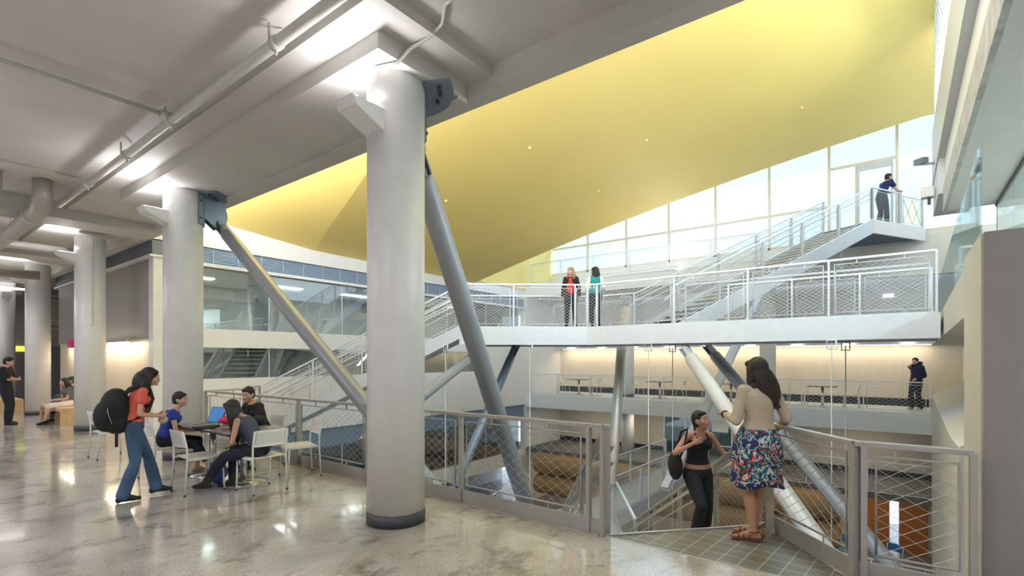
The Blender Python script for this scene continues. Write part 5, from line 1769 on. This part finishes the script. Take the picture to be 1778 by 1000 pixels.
# man on the top landing
mp_ = top3 + d3 * 1.15 + p3 * 0.30
f = Fig('man in blue polo shirt leaning with his elbows on the top landing railing', (mp_.x, mp_.y, ZT), yaw_to(0.62, -0.78), h=1.80, fem=False,
        pel=(0, -0.10, 0.93), neck=(0, 0.07, 1.40), head=(0, 0.13, 1.53), hp=0.0, hy=-0.2,
        al=(-0.12, -0.10, 0.09), ar=(0.12, -0.02, 0.09), wl=(0.0, 0.40, 1.09), wr=(0.08, 0.40, 1.09), el=(-0.6, -0.2, -1), er=(0.6, -0.2, -1), hl=(0.6, 0.8, 0), hrd=(-0.6, 0.8, 0), nl=(0, 0, -1), nr=(0, 0, -1), vox=0.012)
f.top(navyb, sleeve=0.55, t0=0.05, infl=0.018, name='polo_shirt')
f.pants(dkden, infl=0.02, flare=0.02)
f.shoes(shoem)
f.hair(hair_b, 'short')

# person on the back walkway
f = Fig('person in navy jacket and dark trousers standing on the back walkway', (21.9, -0.42, 0), yaw_to(-0.75, 0.65), h=1.76,
        wl=(-0.16, 0.16, 1.0), wr=(0.04, 0.13, 1.42), al=(-0.14, 0, 0.09), ar=(0.14, 0.02, 0.09), hy=0.3, vox=0.014, fem=False)
f.top(navy, sleeve=1.9, t0=0.02, infl=0.02, name='jacket')
f.pants(dkden, infl=0.02, flare=0.03)
f.shoes(mat('white_shoe', (0.6, 0.6, 0.6), 0.5))
f.hair(hair_b, 'short')

# woman climbing the stairs
f = Fig('woman in black strap top and black jeans climbing the stairs, bag over her shoulder', (6.10, 1.89, -0.56), yaw_to(-0.70, -0.72), h=1.66,
        pel=(0, -0.04, 0.93), neck=(0, 0.0, 1.43), head=(0.0, 0.04, 1.56), hy=0.45, hp=0.2,
        al=(-0.08, -0.06, 0.10), ar=(0.12, 0.10, 0.22), wr=(0.18, 0.20, 1.32), wl=(-0.50, 0.16, 1.12), el=(-0.2, -0.6, -1), er=(0.9, -0.3, -0.8), hl=(-0.9, 0.3, 0.1), hrd=(-0.75, 0.1, 0.3), nl=(0, 0, -1), nr=(0, -1, -0.2), vox=0.0085, skin=skin_m, curl=1.1)
f.top(blk, sleeve=0.0, t0=0.22, t1=0.80, infl=0.012, name='strap_top', bare=True)
f.pants(blk, infl=0.012, t1=0.12)
f.shoes(shoem)
f.hair(hair_b, 'short')
hb = MB(); cone(hb, f.H + V((-0.03, -0.07, 0)), f.H + V((-0.07, -0.085, -0.17)), 0.045, 0.02); cone(hb, f.H + V((0.03, -0.05, -0.03)), f.H + V((0.04, -0.04, -0.19)), 0.04, 0.018); remesh(hb.build('ponytail', hair_b, f.root), 0.009, 2)
for sg in (-1, 1):
    yv = f.up.cross(f.sx)
    MB().tube([f.P.lerp(f.N, 0.78) + f.sx * sg * 0.08 + yv * 0.10, f.N + f.sx * sg * 0.07 + yv * 0.045 - V((0, 0, 0.02)), f.N + f.sx * sg * 0.08 - yv * 0.06 - V((0, 0, 0.03))], 0.011, 6).build('strap', blk, f.root)
bgd = empty('shoulder_bag', (6.10, 1.89, -0.56), yaw_to(-0.70, -0.72), 'black shoulder bag hanging at the side of the climbing woman', 'bag')
m_ = MB(); m_.ell((0.27, -0.06, 1.0), 0.07, 0.14, 0.17)
remesh(m_.build('body', black, bgd), 0.012, 3)
MB().tube([(0.25, -0.10, 1.12), (0.20, -0.05, 1.40), (0.16, 0.02, 1.44), (0.22, 0.07, 1.25), (0.26, 0.03, 1.10)], 0.014, 6).build('strap', black, bgd)

# woman in floral skirt, seen from behind
f = Fig('woman in cream cardigan and floral print skirt seen from behind on the landing', (5.22, 1.065, 0), yaw_to(0.70, 0.62), h=1.72,
        pel=(0, 0.02, 0.93), neck=(0, 0.0, 1.43), head=(0, 0.035, 1.555), hy=0.22, hp=-0.12,
        al=(-0.06, -0.02, 0.09), ar=(0.02, 0.10, 0.09), wl=(-0.20, 0.24, 1.13), wr=(0.30, 0.20, 0.99), el=(-0.25, -0.8, -0.8), er=(0.3, -1, -0.5), hl=(0.4, 0.9, 0.1), hrd=(0.4, 0.9, 0), nl=(0, 0, -1), nr=(0, 0, -1),
        fl=1.15, frt=0.9, vox=0.0075, skin=skin_m, curl=0.8)
f.top(cream_k, sleeve=1.75, t0=0.16, t1=1.0, infl=0.013, name='cardigan')
f.skirt(print_material(), hem=0.50, wide=0.235, t1=0.24)
f.sandals(brownl)
f.hair(hair_br, 'long', length=0.33, side=0.085, vol=1.0, back=0.055)
MB().tube([f.wri[0] + V((math.cos(a) * 0.034, 0.0, math.sin(a) * 0.034)) for a in [2 * PI * j / 12 for j in range(13)]], 0.007, 6).build('bracelet', shoem, f.root)
